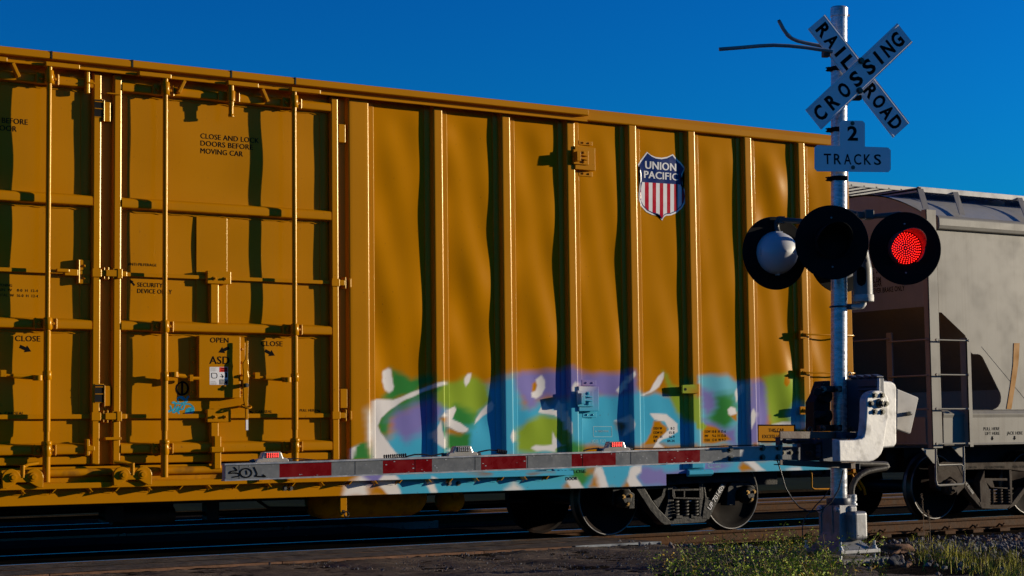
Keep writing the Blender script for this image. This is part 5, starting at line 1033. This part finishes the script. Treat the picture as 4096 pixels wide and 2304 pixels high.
xB0, xB1 = gpl(s4(872, 900), .23)[0], gpl(s4(1010, 900), .23)[0]; z1_, z0_ = gpl(s4(900, 800), .23)[2], gpl(s4(900, 1090), .23)[2]
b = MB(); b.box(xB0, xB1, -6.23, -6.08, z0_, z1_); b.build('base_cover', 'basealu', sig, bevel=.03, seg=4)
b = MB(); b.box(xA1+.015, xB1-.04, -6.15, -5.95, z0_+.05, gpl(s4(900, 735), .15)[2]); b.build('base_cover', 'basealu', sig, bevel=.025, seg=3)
b = MB()
for y_ in (YA+.02, YB-.02): b.bolt((xA0-.012, y_, zT-.035), (-1, 0, 0), .022, .02)
for sx_ in (xA0-.10, xA1+.21):
    for sy in (YA-.105, YB+.065): b.bolt((sx_, sy, zP+.016), UP, .02, .03); b.cyl((sx_, sy, zP-.16), (sx_, sy, zP+.085), .011, 10)
b.build('anchor_bolt', 'galv', sig)
b = MB(); b.lathe([(.1, .06), (.105, .05), (.105, 0), (.09, -.02)], mast(zT+.0), UP, 28); b.build('mast_collar', 'casegrey', sig, smooth=40)
b = MB(); b.box(xA0-.22, xA1+.34, YA-.22, YB+.18, -.05, zP-.06); b.build('concrete_footing', 'conc', sig, bevel=.015)
# flexible conduit into the base
b = MB(); pts = [bpt(*q, -.05) for q in [(845, 650), (840, 600), (850, 540), (880, 480), (930, 430), (1000, 395), (1070, 380), (1140, 368), (1185, 358), (1200, 345), (1190, 330), (1160, 324), (1080, 322), (960, 322), (900, 318)]]
b.tube(pts, .026, 14); cd = b.build('flexible_conduit', 'conduit', sig, smooth=60)
b = MB(); c0 = bpt(845, 650, -.05); b.lathe([(.03, .02), (.042, .015), (.042, -.035), (.034, -.04), (.034, -.055), (.045, -.06), (.045, -.075), (.03, -.08), (.03, -.14)], c0, UP, 20); b.build('conduit_fitting', 'galv', sig, smooth=35)

# ------------------------------------------------------------------ gate: mechanism, counterweight, arm
gate = thing('crossing_gate', (11.0, -6.2, .9), 'lowered crossing gate with red and grey striped arm and silver counterweight', 'crossing gate')
def gp(x, y, off=.13, fr=s5): return gpl(fr(x, y), off)
gx = lambda pts, off, d, fr=s5: ([gp(*q, off, fr) for q in pts], -GN*d)
xc = gpl(s5(1118, 900), .44)[0]; zc0, zc1 = gpl(s5(1118, 1195), .44)[2], gpl(s5(1118, 652), .44)[2]
b = MB(); b.prism([(xc, -6.44, zc0), (xc, -6.02, zc0), (xc, -6.02, zc1-.05), (xc, -6.06, zc1), (xc, -6.44, zc1)], (.07, 0, 0)); b.build('mechanism_case', 'casegrey', gate, bevel=.014)
b = MB()
for k in range(4): b.prism([(xc-.02, -6.44+.09*k, zc1+.012), (xc-.02, -6.37+.09*k, zc1+.03), (xc-.02, -6.37+.09*k, zc1), (xc-.02, -6.44+.09*k, zc1)], (.08, 0, 0))
b.build('case_lid', 'casegrey', gate, bevel=.004)
b = MB()
for z in np.linspace(zc0+.06, zc1-.10, 5): b.box(xc-.035, xc, -6.43, -6.22, z-.008, z+.008)
b.box(xc-.02, xc, -6.43, -6.21, zc1-.075, zc1-.015); b.build('case_rib', 'casegrey', gate, bevel=.005)
b = MB(); b.prism(*gx([(1118, 690), (1130, 680), (1250, 695), (1285, 720), (1296, 760), (1298, 1320), (1270, 1355), (1130, 1368), (1118, 1340)], .425, .36)); b.build('case_cover', 'alu', gate, bevel=.035, seg=4)
b = MB(); b.prism(*gx([(1118, 660), (1130, 660), (1135, 1360), (1122, 1360)], .455, .03)); b.build('case_flange', 'alu', gate, bevel=.006)
# counterweight arm (J-shaped silver plate)
arcp = [(1105+112*math.cos(t), 895-112*math.sin(t)) for t in np.linspace(math.pi, 0, 13)]
J = [(940, 1270), (965, 1250), (980, 1180)]+[(993, 1000)]+arcp+[(1212, 1050), (1195, 1150), (1180, 1260), (1168, 1340)]
J = [s5(*q) for q in J]+[s4(*q) for q in [(1160, 178), (1142, 222), (1108, 262), (1062, 290), (1010, 303), (960, 304), (720, 300), (715, 82), (880, 78)]]
b = MB(); b.prism([gpl(q, .58) for q in J], -GN*.09); ca = b.build('counterweight_arm', 'alu', gate, bevel=.012, seg=3)
b = MB(); c0 = gp(1120, 915, .582)
for x, y in ((1073, 832), (1150, 833), (1188, 918), (1152, 1000), (1074, 998), (1037, 916)): b.bolt(gp(x, y, .582), GN, .017, .02)
b.build('arm_bolt', 'bolt', ca)
b = MB(); b.cyl(c0-GN*.03, c0-GN*.14, .05, 20); b.build('gate_shaft', 'dark', ca, smooth=40)
b = MB(); b.lathe([(.03, .022), (.036, .02), (.040, .0)], c0, GN, 24); b.lathe([(0, .045), (.012, .045), (.018, .04), (.022, .01), (.022, 0)], c0, GN, 16); b.build('pivot_hub', 'bolt', ca, smooth=40)
b = MB(); P = [gp(*q, -.05) for q in [(1296, 765), (1310, 768), (1505, 848), (1520, 860), (1440, 1218), (1420, 1224), (1290, 1180)]]; b.prism(P, -GN*.03); cw = b.build('counterweight_plate', 'plate', gate, bevel=.012)
b = MB(); b.cyl(gp(1435, 1016, -.05), gp(1418, 1016, .0), .018, 14); b.build('plate_stud', 'bolt', cw, smooth=40)
# brown channels
for z_, fr, q in ((0, s5, [(122, 1195), (883, 1200), (883, 1272), (122, 1268)]), (1, s4, [(122, 280), (883, 305), (883, 372), (122, 332)])):
    P = [gpl(fr(*x), .40) for x in q]; D = -GN*.012; b = MB(); b.prism(P, D)
    b.prism([P[0]-GN*.012, P[1]-GN*.012, P[1]-GN*.08, P[0]-GN*.08], (0, 0, -.008)); b.prism([P[3]-GN*.012, P[2]-GN*.012, P[2]-GN*.08, P[3]-GN*.08], (0, 0, .008)); b.build('mounting_channel', 'brown', gate, bevel=.003)
b = MB(); P = [gpl(s5(*x), .415) for x in [(692, 1204), (884, 1207), (884, 1271), (692, 1269)]]
b.prism(P, -GN*.008); b.prism([P[2], P[3], P[3]+GN*.05, P[2]+GN*.05], (0, 0, .006)); b.prism([P[1], P[2], P[2]+GN*.05, P[1]+GN*.05], -GE*.006); b.prism([P[0], P[3], P[3]+GN*.05, P[0]+GN*.05], GE*.006); b.build('end_bracket', 'casegrey', gate)
b = MB(); P = [gpl(s4(*x), .415) for x in [(695, 310), (884, 308), (884, 372), (695, 340)]]; b.prism([P[0], P[1], P[1]+GN*.05, P[0]+GN*.05], (0, 0, -.006)); b.prism([P[1], P[2], P[2]+GN*.05, P[1]+GN*.05], -GE*.006); b.build('end_bracket', 'casegrey', gate)
b = MB(); b.bolt(gpl(s5(714, 1250), .418), GN, .012, .02); b.bolt(gpl(s5(806, 1252), .418), GN, .012, .02)
for x, y in ((550, 772), (692, 772), (545, 1162), (692, 1162), (830, 1172)): b.bolt(gp(x, y, .21), GN, .018, .03)
b.build('channel_bolt', 'bolt', gate)
b = MB()
for y in (770, 1162): b.prism(*gx([(560, y-32), (750, y-32), (750, y+32), (560, y+32)], .20, .09))
for y in (800, 1028): b.cyl(gp(495, y, .2), gp(580, y+5, .05), .035, 20)
for y in (840, 1040): b.lathe([(0, .05), (.06, .05), (.065, .03), (.065, 0)], gp(560, y, .06), GN, 20)
b.prism(*gx([(470, 900), (510, 830), (560, 690), (630, 685), (630, 1195), (470, 1195)], .06, .12)); b.build('mast_clamp', 'dark', gate, bevel=.008)
b = MB(); c = gp(425, 1180, .16); b.tube([c+.022*(GE*math.cos(t)+UP*math.sin(t)) for t in np.linspace(0, 6.28, 16)], .006, 8); c = gpl(s5(820, 625), .0); b.tube([c+.022*(GE*math.cos(t)+UP*math.sin(t)) for t in np.linspace(0, 6.28, 16)], .006, 8); b.build('lifting_eye', 'bolt', gate, smooth=60)
# pivot clamp between the channels
b = MB(); P = lambda q, off: [gpl(s4(*x), off) for x in q]
b.prism(P([(132, 150), (325, 150), (325, 285), (132, 280)], .17), -GN*.03); b.prism(P([(330, 60), (555, 75), (555, 290), (330, 290)], .10), -GN*.05); b.prism(P([(555, 62), (650, 70), (650, 300), (555, 295)], .19), -GN*.05); b.prism(P([(680, 85), (716, 85), (716, 300), (680, 295)], .19), -GN*.05)
b.prism(P([(120, 50), (150, 50), (150, 290), (130, 290)], .16), -GN*.06); b.prism(P([(240, 112), (460, 104), (460, 118), (240, 122)], .18), -GN*.06)
b.cyl(gpl(s4(160, 85), .15), gpl(s4(285, 95), .15), .025, 14); b.cyl(gpl(s4(470, 95), .15), gpl(s4(552, 105), .15), .025, 14); b.cyl(gpl(s4(290, 75), .15), gpl(s4(400, 80), .15), .03, 14); [b.lathe([(0, .03), (.02, .03), (.022, 0)], gpl(s4(497, y), .15), GN, 12) for y in (150, 190, 235)]; b.build('arm_clamp', 'casegrey', gate, bevel=.005)
b = MB(); [b.bolt(gpl(s4(x, 207), .172), GN, .012, .012) for x in (160, 232, 292, 395, 435)]; b.build('clamp_bolt', 'bolt', gate)
# arm
tL, bL, tR, bR = (900, 1854.5), (900, 1924.5), (3123, 1781.5), (3123, 1841.0)
G0 = at(900, 1890, -5.88); G1 = at(3123, 1811, -6.22); GD = G1-G0; GD[2] = 0; GL = np.linalg.norm(GD); GD /= GL; GNn = np.array([GD[1], -GD[0], 0])  # towards the camera
if GNn[1] > 0: GNn = -GNn
def ga(q, off=0.0): return atp(q, G0+GNn*off, GNn)
lerp = lambda a, c, t: (a[0]+(c[0]-a[0])*t, a[1]+(c[1]-a[1])*t)
def armq(px0, px1, f0, f1, off):
    t0, t1 = (px0-900)/2223, (px1-900)/2223
    e = lambda t, f: lerp(lerp(tL, tR, t), lerp(bL, bR, t), f)
    return [ga(e(t0, f0), off), ga(e(t1, f0), off), ga(e(t1, f1), off), ga(e(t0, f1), off)]
b = MB(); b.prism(armq(899, 3130, .085, .93, 0), -GNn*.05)
P = armq(899, 3130, 0, .10, .012); b.prism(P, -GNn*.07); P = armq(899, 3130, .925, 1.0, .012); b.prism(P, -GNn*.07)
k = 1.59; edges = [902, 703*k, 834*k, 963*k, 1087*k, 1210*k, 1324*k, 1438*k, 1549*k, 1656*k, 1761*k, 1861*k]
for i in range(len(edges)-1): b.add(armq(edges[i], edges[i+1], .115, .905, .0025), [(0, 1, 2, 3)], 2 if i % 2 else 1)
for xj in (956, 1420, 1660, 1900, 2110, 2330, 2523): b.add(armq(xj, xj+1.6, .115, .905, .0035), [(0, 1, 2, 3)], 3)
arm = b.build('gate_arm', ['armalu', 'armgrey', 'armred', 'letter'], gate, split=False)
b = MB()
def astroke(L, r): 
    global _so
    p = np.array([ga(z8b(*q), .005) for q in L]); t = np.linspace(0, len(p)-1, (len(p)-1)*5+1); i = np.arange(len(p)); p = np.stack([np.interp(t, i, p[:, kk]) for kk in range(3)], 1)
    for _ in range(3): p[1:-1] = (p[:-2]+2*p[1:-1]+p[2:])/4
    T = np.gradient(p, axis=0); T /= np.linalg.norm(T, axis=1)[:, None]+1e-9; N = np.cross(T, GNn); n = len(p); b.add(np.vstack([p+N*r, p-N*r]), [(a, a+1, n+a+1, n+a) for a in range(n-1)])
for L in ([(90, 352), (125, 388)], [(125, 388), (60, 395), (38, 418), (100, 410), (150, 420), (145, 445), (75, 455)], [(150+62+60*math.cos(t), 412+46*math.sin(t)) for t in np.linspace(0, 6.28, 12)], [(215, 385), (222, 430)], [(292, 352), (330, 430), (290, 445), (410, 450)], [(380, 428), (410, 450)]): astroke(L, .0045)
b.build('marker_scribble', 'letter', arm, split=False)
b = MB()
for q in ((1562, 998), (1566, 1092), (1887, 985), (1887, 1082), (2047, 980), (2045, 1080)): b.bolt(ga(s2(*q), .004), GNn, .018, .02)
b.build('arm_bolt', 'bolt', arm)
# chipped paint: small bare flecks on the stripes
b = MB()
for kx in range(70):
    px = rng.uniform(910, 2950); f = rng.choice([rng.uniform(.12, .2), rng.uniform(.82, .9), rng.uniform(.2, .8)]); dx = rng.uniform(2, 7); P = armq(px, px+dx, f, min(f+rng.uniform(.02, .06), .905), .0042); b.add(P, [(0, 1, 2, 3)])
b.build('paint_chip', 'armalu', arm, split=False)
# lamps on the arm
def armlamp(cx_, cyb, wpx, lit):
    tpt = (cx_-900)/2223; base = lerp(tL, tR, tpt); c = ga((cx_, base[1]+2), -.02); e = ga((cx_+100, base[1]+2-3.2), -.02); U = (e-c)/np.linalg.norm(e-c); sc_ = wpx*.92
    out = [(-.140, 0), (-.140, .022), (-.12, .032), (-.092, .036), (-.076, .078), (-.066, .084), (.066, .084), (.076, .078), (.092, .036), (.12, .032), (.140, .022), (.140, 0)]
    out = [(u*sc_, v*sc_) for u, v in out]
    b = MB(); b.prism([c+U*u+UP*v+GNn*.03 for u, v in out], -GNn*.06); la = b.build('arm_lamp', 'clear', arm, bevel=.008)
    b = MB(); P = [c+U*u*sc_+UP*v*sc_+GNn*.0315 for u, v in ((-.055, .038), (.055, .038), (.055, .078), (-.055, .078))]; b.prism(P, GNn*.002, 0)
    for i in range(6):
        for j in range(3): b.lathe([(0, .004), (.0042, .003), (.0048, 0)], c+U*(-.045+.018*i)*sc_+UP*(.0455+.0125*j)*sc_+GNn*.034, GNn, 6, 1)
    b.build('led_panel', ['black', 'ledhot' if lit else 'ledoff'], arm, split=False)
    b = MB(); [b.lathe([(0, .035), (.010, .035), (.012, .02), (.016, .018), (.016, 0)], c+U*.140*s_*sc_+UP*.013, U*s_, 8) for s_ in (-1, 1)]; b.build('lamp_gland', 'bolt', arm)
    return c, U, sc_
l1 = armlamp(1083.5, 0, .98, True); l2 = armlamp(1845.5, 0, 1.0, False); l3 = armlamp(2459, 0, 1.0, True)
b = MB()
def acab(L, fr=s1, r=.006): b.tube([ga(fr(*q), -.02) for q in L], r, 6)
acab([(570, 1072), (650, 1052), (740, 1050), (820, 1065), (940, 1040)]); acab([(1290, 1028), (1350, 1015), (1400, 1006), (1480, 1012)])
acab([(85, 1014), (140, 998), (240, 988)], s2); acab([(545, 983), (620, 990), (900, 990), (1200, 980), (1500, 966), (1800, 957), (1860, 958), (1890, 966)], s2, .005)
acab([(650, 268), (700, 268), (800, 272), (920, 282)], z8b, .004)
for q0, q1 in (((335, 1078), (570, 1062)), ((1478, 1015), (1580, 1035))):
    A, B_ = ga(s1(*q0), -.02), ga(s1(*q1), -.02); n = 11 if q0[0] < 1000 else 6
    d = (B_-A)/np.linalg.norm(B_-A); e = np.cross(d, GNn); b.tube([A+(B_-A)*t/(2*math.pi*n)+.014*(e*math.cos(t)+GNn*math.sin(t)) for t in np.linspace(0, 2*math.pi*n, n*9)], .005, 5)
b.build('arm_cable', 'cable', arm, smooth=60)

# loose cable hanging below the gate
b = MB(); ck = lambda L, o=.2, r=.006: b.tube([sp(s4(*q), o) for q in L], r, 7)
ck([(92, 282), (130, 400), (175, 560), (240, 670), (320, 760), (430, 808), (540, 782), (640, 700), (710, 580), (742, 460), (758, 380)]); ck([(430, 800), (370, 870), (345, 960), (348, 1060), (352, 1165)], .2, .005); ck([(432, 800), (480, 740), (560, 660), (625, 570)], .2, .005)
tag(b.build('hanging_cable', 'cable', smooth=60), 'thin black cable looping loosely beneath the gate arm to the foot of the mast', 'cable')

# ------------------------------------------------------------------ rails, clips, crossing panels
def rail(Y, label, group, clips=()):
    b = MB(); pr = [(-.036, 0), (.036, 0), (.037, -.012), (.033, -.035), (.010, -.05), (.009, -.135), (.07, -.155), (.072, -.168), (-.072, -.168), (-.07, -.155), (-.009, -.135), (-.010, -.05), (-.033, -.035), (-.037, -.012)]
    P = [(-120, Y+y, z) for y, z in pr]; n = len(pr); A = np.array(P); B_ = A+np.array([620, 0, 0]); f = [(i, (i+1) % n, n+(i+1) % n, n+i) for i in range(n)]
    b.v.append(np.vstack([A, B_])); b.c.append(np.zeros((2*n, 3))); b.n = 2*n; b.f = f; b.m = [1 if i == 0 else 0 for i in range(n)]
    o = tag(b.build('rail', ['rust', 'railtop'], origin=(16, Y, -.168)), label, 'rail', group)
    for px in clips:
        c = at(*s4(px, 1040), Y-.10); b = MB()
        b.box(c[0]-.10, c[0]+.10, Y-.19, Y-.05, -.20, -.158); b.tube([(c[0]-.05, Y-.08, -.14), (c[0]-.05, Y-.13, -.10), (c[0]-.02, Y-.16, -.12), (c[0]+.02, Y-.16, -.12), (c[0]+.05, Y-.13, -.10), (c[0]+.05, Y-.08, -.14)], .014, 8)
        b.build('rail_clip', 'rust', o, smooth=40)
    return o
rail(.757, 'nearest rusty rail, with clips on the ballast, under the near wheels of the train', 'rails of the near track', (400, 1140, 1510, 1790, 2070, 2340))
rail(2.262, 'rail under the far wheels of the train, in deep shade', 'rails of the near track')
rail(7.55, 'nearer rail of the empty second track seen beneath the boxcar', 'rails of the far track')
rail(9.08, 'farther rail of the empty second track seen beneath the boxcar', 'rails of the far track')
def panel(x0, x1, y0, y1, z, label, edge=None, top='panel'):
    b = MB(); nx = max(2, int((x1-x0)/.12)); ny = max(2, int((y1-y0)/.1)); xs = np.linspace(x0, x1, nx); ys2 = np.linspace(y0, y1, ny); X, Y = np.meshgrid(xs, ys2, indexing='ij')
    Zz = z+rng.normal(size=X.shape)*.0012; b.grid(np.stack([X, Y, Zz], -1).reshape(-1, 3), nx, ny)
    b.box(x0, x1, y0-.0, y0+.03, z-.11, z-.004, 1); b.box(x0, x1, y1-.03, y1, z-.11, z-.004, 1); b.box(x0, x0+.012, y0+.03, y1-.03, z-.11, z-.004, 1); b.box(x1-.012, x1, y0+.03, y1-.03, z-.11, z-.004, 1)
    o = b.build('crossing_slab', [top, edge or 'paneledge'], fix=False, split=False); return tag(o, label, 'crossing slab', 'slabs of the level crossing')
px0 = PANX-.0
names = ['end', 'second', 'third', 'fourth', 'fifth']
for i in range(5):
    x1 = px0-i*2.44; x0 = x1-2.43
    pos = 'nearest the weeds' if i == 0 else ('%s from the weeds' % names[i])
    panel(x0, x1, -.62, .05, -.006, 'worn crossing slab beside the asphalt edge, '+pos); panel(x0, x1, .06, .66, -.002, 'worn crossing slab against the nearest rail, '+pos)
    panel(x0, x1, .87, 2.15, .0, 'wide slab between the rails under the boxcar, '+pos, 'rubber', 'shadepanel'); panel(x0, x1, 2.37, 3.6, .0, 'shaded slab behind the second rail under the boxcar, '+pos, 'rubber', 'shadepanel')
    panel(x0+1, x1+1, 5.9, 7.45, .0, 'shaded slab just before the empty second track, '+pos, 'steeledge', 'shadepanel'); panel(x0+1, x1+1, 7.66, 8.98, .0, 'shaded slab between the empty second track rails, '+pos, 'steeledge', 'shadepanel')
b = MB()
for kx in range(90):                                       # worn gouges of the panels
    x = rng.uniform(4, 13.4); y = rng.choice([rng.uniform(-.55, 0), rng.uniform(.1, .6)]); l = rng.uniform(.02, .14); wv = rng.uniform(.004, .012); b.add([(x, y, .0012), (x+l, y-wv, .0012), (x+l*1.2, y+.2*wv, .0012), (x+l*.4, y+wv, .0012)], [(0, 1, 2, 3)])
b.build('gouge', 'ground', bpy.data.objects['crossing_slab'], split=False); 
# steel nosing of the panels' near edge
b = MB(); b.box(12.4, PANX+.004, -.636, -.622, -.11, -.004); b.build('panel_nosing', 'steeledge', bpy.data.objects['crossing_slab'])
b = MB(); b.box(-20, 40, 12.0, 12.12, -.03, .02); tag(b.build('kerb_strip', 'ground'), kind='structure')

# ------------------------------------------------------------------ ballast, rocks, plants
def stone_mesh(r_):
    bm = bmesh.new(); bmesh.ops.create_icosphere(bm, subdivisions=1, radius=1); V = np.array([v.co[:] for v in bm.verts]); F = [tuple(v.index for v in f.verts) for f in bm.faces]; bm.free()
    V = V*(1+r_.uniform(-.35, .3, (len(V), 1)))*r_.uniform(.6, 1.2, 3); return V, F
stones = [stone_mesh(rng) for _ in range(14)]
b = MB(); cnt = 0
while cnt < 9000:
    x = rng.uniform(10.6, 22); y = rng.uniform(-8.5, -.12)
    pm = sstep(12.6, 13.9, x+.18*(y+2)*0) if y > -3.5 else sstep(11.7, 12.6, x)
    if y < -4.5 and x < 12.6: pm = .15
    if rng.random() > pm: continue
    V, F = stones[rng.integers(14)]; s_ = rng.choice([rng.uniform(.010, .02), rng.uniform(.018, .038)], p=[.45, .55]); a = rng.uniform(0, 6.28); Rz = np.array([[math.cos(a), -math.sin(a), 0], [math.sin(a), math.cos(a), 0], [0, 0, 1]])
    b.add(V*s_@Rz.T+np.array([x, y, float(ground_z(x, y))+s_*rng.uniform(.1, .7)]), F, 1 if rng.random() < .16 else 0); cnt += 1
for k in range(2600):                                     # grit on the asphalt edge
    x = rng.uniform(8.5, 13.4); y = rng.uniform(-7, -.7); V, F = stones[rng.integers(14)]; s_ = rng.choice([rng.uniform(.003, .008), rng.uniform(.006, .016)], p=[.85, .15]); b.add(V*s_+np.array([x, y, float(ground_z(x, y))+.018]), F, 1 if rng.random() < .3 else 0)
tag(b.build('ballast', ['stone', 'palestone'], origin=(16, -3, 0), fix=False), 'dark grey crushed stone ballast lying beside the near rail', 'ballast', kind='stuff')
def rock(px, py, size, m_, label):
    c0 = atz(px, py, .02); Y_ = c0[1]
    for _ in range(8): z = float(ground_z(c0[0], c0[1])); c0 = atz(px, py, z)
    bm = bmesh.new(); bmesh.ops.create_icosphere(bm, subdivisions=4, radius=1); V = np.array([v.co[:] for v in bm.verts]); F = [tuple(v.index for v in f.verts) for f in bm.faces]; bm.free()
    d = np.zeros(len(V))
    for k in range(26):
        q = rng.normal(size=3); q /= np.linalg.norm(q); d -= np.clip(V@q-rng.uniform(.6, .9), 0, 1)*.9
    V = V*(1+d[:, None]+.03*np.sin(V[:, :1]*9+V[:, 1:2]*7)+rng.normal(size=(len(V), 1))*.012)*np.array(size); b = MB(); b.add(V+c0+np.array([0, 0, size[2]*.55]), F); tag(b.build('rock', m_, smooth=35), label, 'rock', 'rocks beside the mast')
rock(3590, 2215, (.24, .10, .065), 'rockb', 'long brown rock just right of the mast base'); rock(3510, 2185, (.09, .06, .045), 'rockb', 'small brown rock touching the cast mast base'); rock(3585, 2262, (.10, .075, .06), 'rockd', 'pitted dark rock in front of the long brown rock')
rock(3942, 2180, (.065, .05, .06), 'rockb', 'lone reddish stone on the ballast at the right'); rock(3625, 2270, (.06, .05, .04), 'rockb', 'little brown stone beside the pitted dark rock'); rock(4070, 2170, (.08, .06, .05), 'rockb', 'brown stone on the ballast at the right edge')
def leaf_spray(b, base, h, lean, nleaf, lsz, mi_leaf, mi_stem, r_):
    base = np.asarray(base, float); a = r_.uniform(0, 6.28); dirv = np.array([math.cos(a)*lean, math.sin(a)*lean, 1.0]); crv = r_.normal(size=3)*.25*h; crv[2] = 0
    T = np.linspace(0, 1, 6); P = np.array([base+dirv*h*t+crv*t*t for t in T]); b.tube(P, np.linspace(.0032, .0012, 6), 4, mi_stem, False)
    for k in range(nleaf):
        t = r_.uniform(.12, 1); c = base+dirv*h*t+crv*t*t; d = r_.normal(size=3); d[2] = d[2]*.5+.35; d /= np.linalg.norm(d); L = lsz*r_.uniform(.6, 1.4); s_ = np.cross(d, r_.normal(size=3)); s_ /= np.linalg.norm(s_)
        tw = c+d*L*.5
        b.add([tw, tw+d*L*.5+s_*L*.24, tw+d*L, tw+d*L*.5-s_*L*.24], [(0, 1, 2, 3)], mi_leaf)
b = MB(); made = 0
while made < 780:
    px, py = rng.uniform(2560, 3560), rng.uniform(2095, 2420); z = .06
    for _ in range(4): c = atz(px, py, z); z = float(ground_z(c[0], c[1]))
    dens = sstep(2680, 2930, px+max(0, py-2200)*.9+rng.normal()*40)*sstep(3580, 3300, px-max(0, 2250-py)*.2)*(.04+.96*sstep(2135, 2260, py+.14*max(0, px-3000)+rng.normal()*22))
    clump = .5+.5*math.sin(c[0]*5.3+1)*math.sin(c[1]*4.1+c[0]*2)
    if rng.random() > dens*max(.06+.94*clump**1.6, .8*math.exp(-((px-3240)/130)**2-((py-2225)/50)**2), .7*math.exp(-((px-3515)/40)**2-((py-2285)/40)**2)): continue
    if abs(c[0]-11.40) < .40 and abs(c[1]+6.0) < .38: continue
    leaf_spray(b, (c[0], c[1], z-.01), rng.uniform(.04, .17)*(1+.6*(clump > .7)+.7*math.exp(-((px-3240)/110)**2-((py-2215)/45)**2)), rng.uniform(.1, .7), 15, rng.uniform(.014, .030), 2 if rng.random() < .12 else 0, 1, rng); made += 1
tag(b.build('weed_cover', ['leaf', 'stem', 'leaf2'], origin=(12, -5, .1), fix=False), 'low green leafy weeds spreading over the gravel round the mast base', 'weeds', kind='stuff')
# taller single weeds
for i, (px, py, h, lab) in enumerate(((2975, 2300, .34, 'tallest thin green weed rising in front of the near rail'), (2895, 2255, .20, 'thin green weed standing left of the tallest weed'), (2845, 2260, .15, 'short forked weed at the left end of the weeds'), (3160, 2260, .26, 'bushy yellowing weed left of the mast base'), (3265, 2250, .24, 'bushy weed with reddish tips just left of the mast base'), (3150, 2190, .16, 'dry reddish weed against the rail behind the bushy yellowing weed'), (3530, 2290, .18, 'narrow upright weed right of the mast base'))):
    z = .08
    for _ in range(5): c = atz(px, py, z); z = float(ground_z(c[0], c[1]))
    root = thing('weed', (c[0], c[1], z), lab, 'weed', 'taller weeds near the mast'); bs = MB(); bl = MB(); r_ = np.random.default_rng(50+i)
    for k in range(5 if 'bushy' in lab else 3):
        tmp = MB(); leaf_spray(tmp, (c[0]+r_.normal()*.03, c[1]+r_.normal()*.03, z-.01), h*r_.uniform(.6, 1.05), r_.uniform(.05, .35), 34 if 'bushy' in lab else 20, .017, 1, 0, r_)
        V = np.vstack(tmp.v); ns = len(tmp.v[0]); fs = [f for f, m_ in zip(tmp.f, tmp.m) if m_ == 0]; fl = [tuple(np.array(f)-ns) for f, m_ in zip(tmp.f, tmp.m) if m_ == 1]
        bs.add(V[:ns], fs); bl.add(V[ns:], fl)
    bs.build('stem', 'stem', root, split=False); bl.build('leaves', 'leaf2' if ('yellow' in lab or 'red' in lab) else 'leaf', root, split=False)
for px, yt, yb, lab in ((3694, 1978, 2092, 'tall dry seed stalk standing before the hopper wheel'), (3719, 2042, 2100, 'short dry seed stalk right of the tall one')):
    c = at(px, yb, -1.2); e = at(px-8, yt, -1.2); root = thing('seed_stalk', (c[0], c[1], float(ground_z(c[0], c[1]))), lab, 'dry weed', 'dry stalks by the rail')
    b = MB(); b.tube([(c[0], -1.2, root.location[2]-.02), c, (c+e)/2+np.array([.01, 0, 0]), e], .004, 5); b.build('stem', 'dry', root)
    b = MB()
    for k in range(46): t = rng.uniform(.1, 1)**.7; p = c+(e-c)*t; b.lathe([(0, .012), (.006, .005), (0, -.006)], p+rng.normal(size=3)*.008, rng.normal(size=3), 5)
    b.build('seed_head', 'dry', root, split=False)
b = MB(); made = 0
while made < 2600:
    px, py = rng.uniform(3640, 4180), rng.uniform(2120, 2380); z = .06
    for _ in range(4): c = atz(px, py, z); z = float(ground_z(c[0], c[1]))
    ridge = 2165+(px-3680)*.22; dd = abs(py-ridge-35)/45
    if py > 2260 and px > 3960: dd = min(dd, .6)
    if rng.random() > math.exp(-dd*dd*1.2)*(.4+.6*(math.sin(px*.05)*math.sin(px*.021+py*.03) > -.2)): continue
    h = rng.uniform(.04, .15); a = rng.uniform(0, 6.28); ln = rng.uniform(.1, .8); d = np.array([math.cos(a)*ln, math.sin(a)*ln, 1]); s_ = np.array([-math.sin(a+1), math.cos(a+1), 0])*rng.uniform(.0015, .003); P0 = np.array([c[0], c[1], z-.01]); P1 = P0+d*h*.55; P2 = P0+d*h+np.array([math.cos(a), math.sin(a), -.4])*h*.35
    b.add([P0-s_, P0+s_, P1+s_*.8, P1-s_*.8, P2], [(0, 1, 2, 3), (3, 2, 4)], 1 if rng.random() < .25 else 0); made += 1
tag(b.build('grass', ['grass', 'dry'], origin=(14, -4, 0), fix=False), 'tuft of yellow-green grass growing through the ballast at the right', 'grass', kind='stuff')
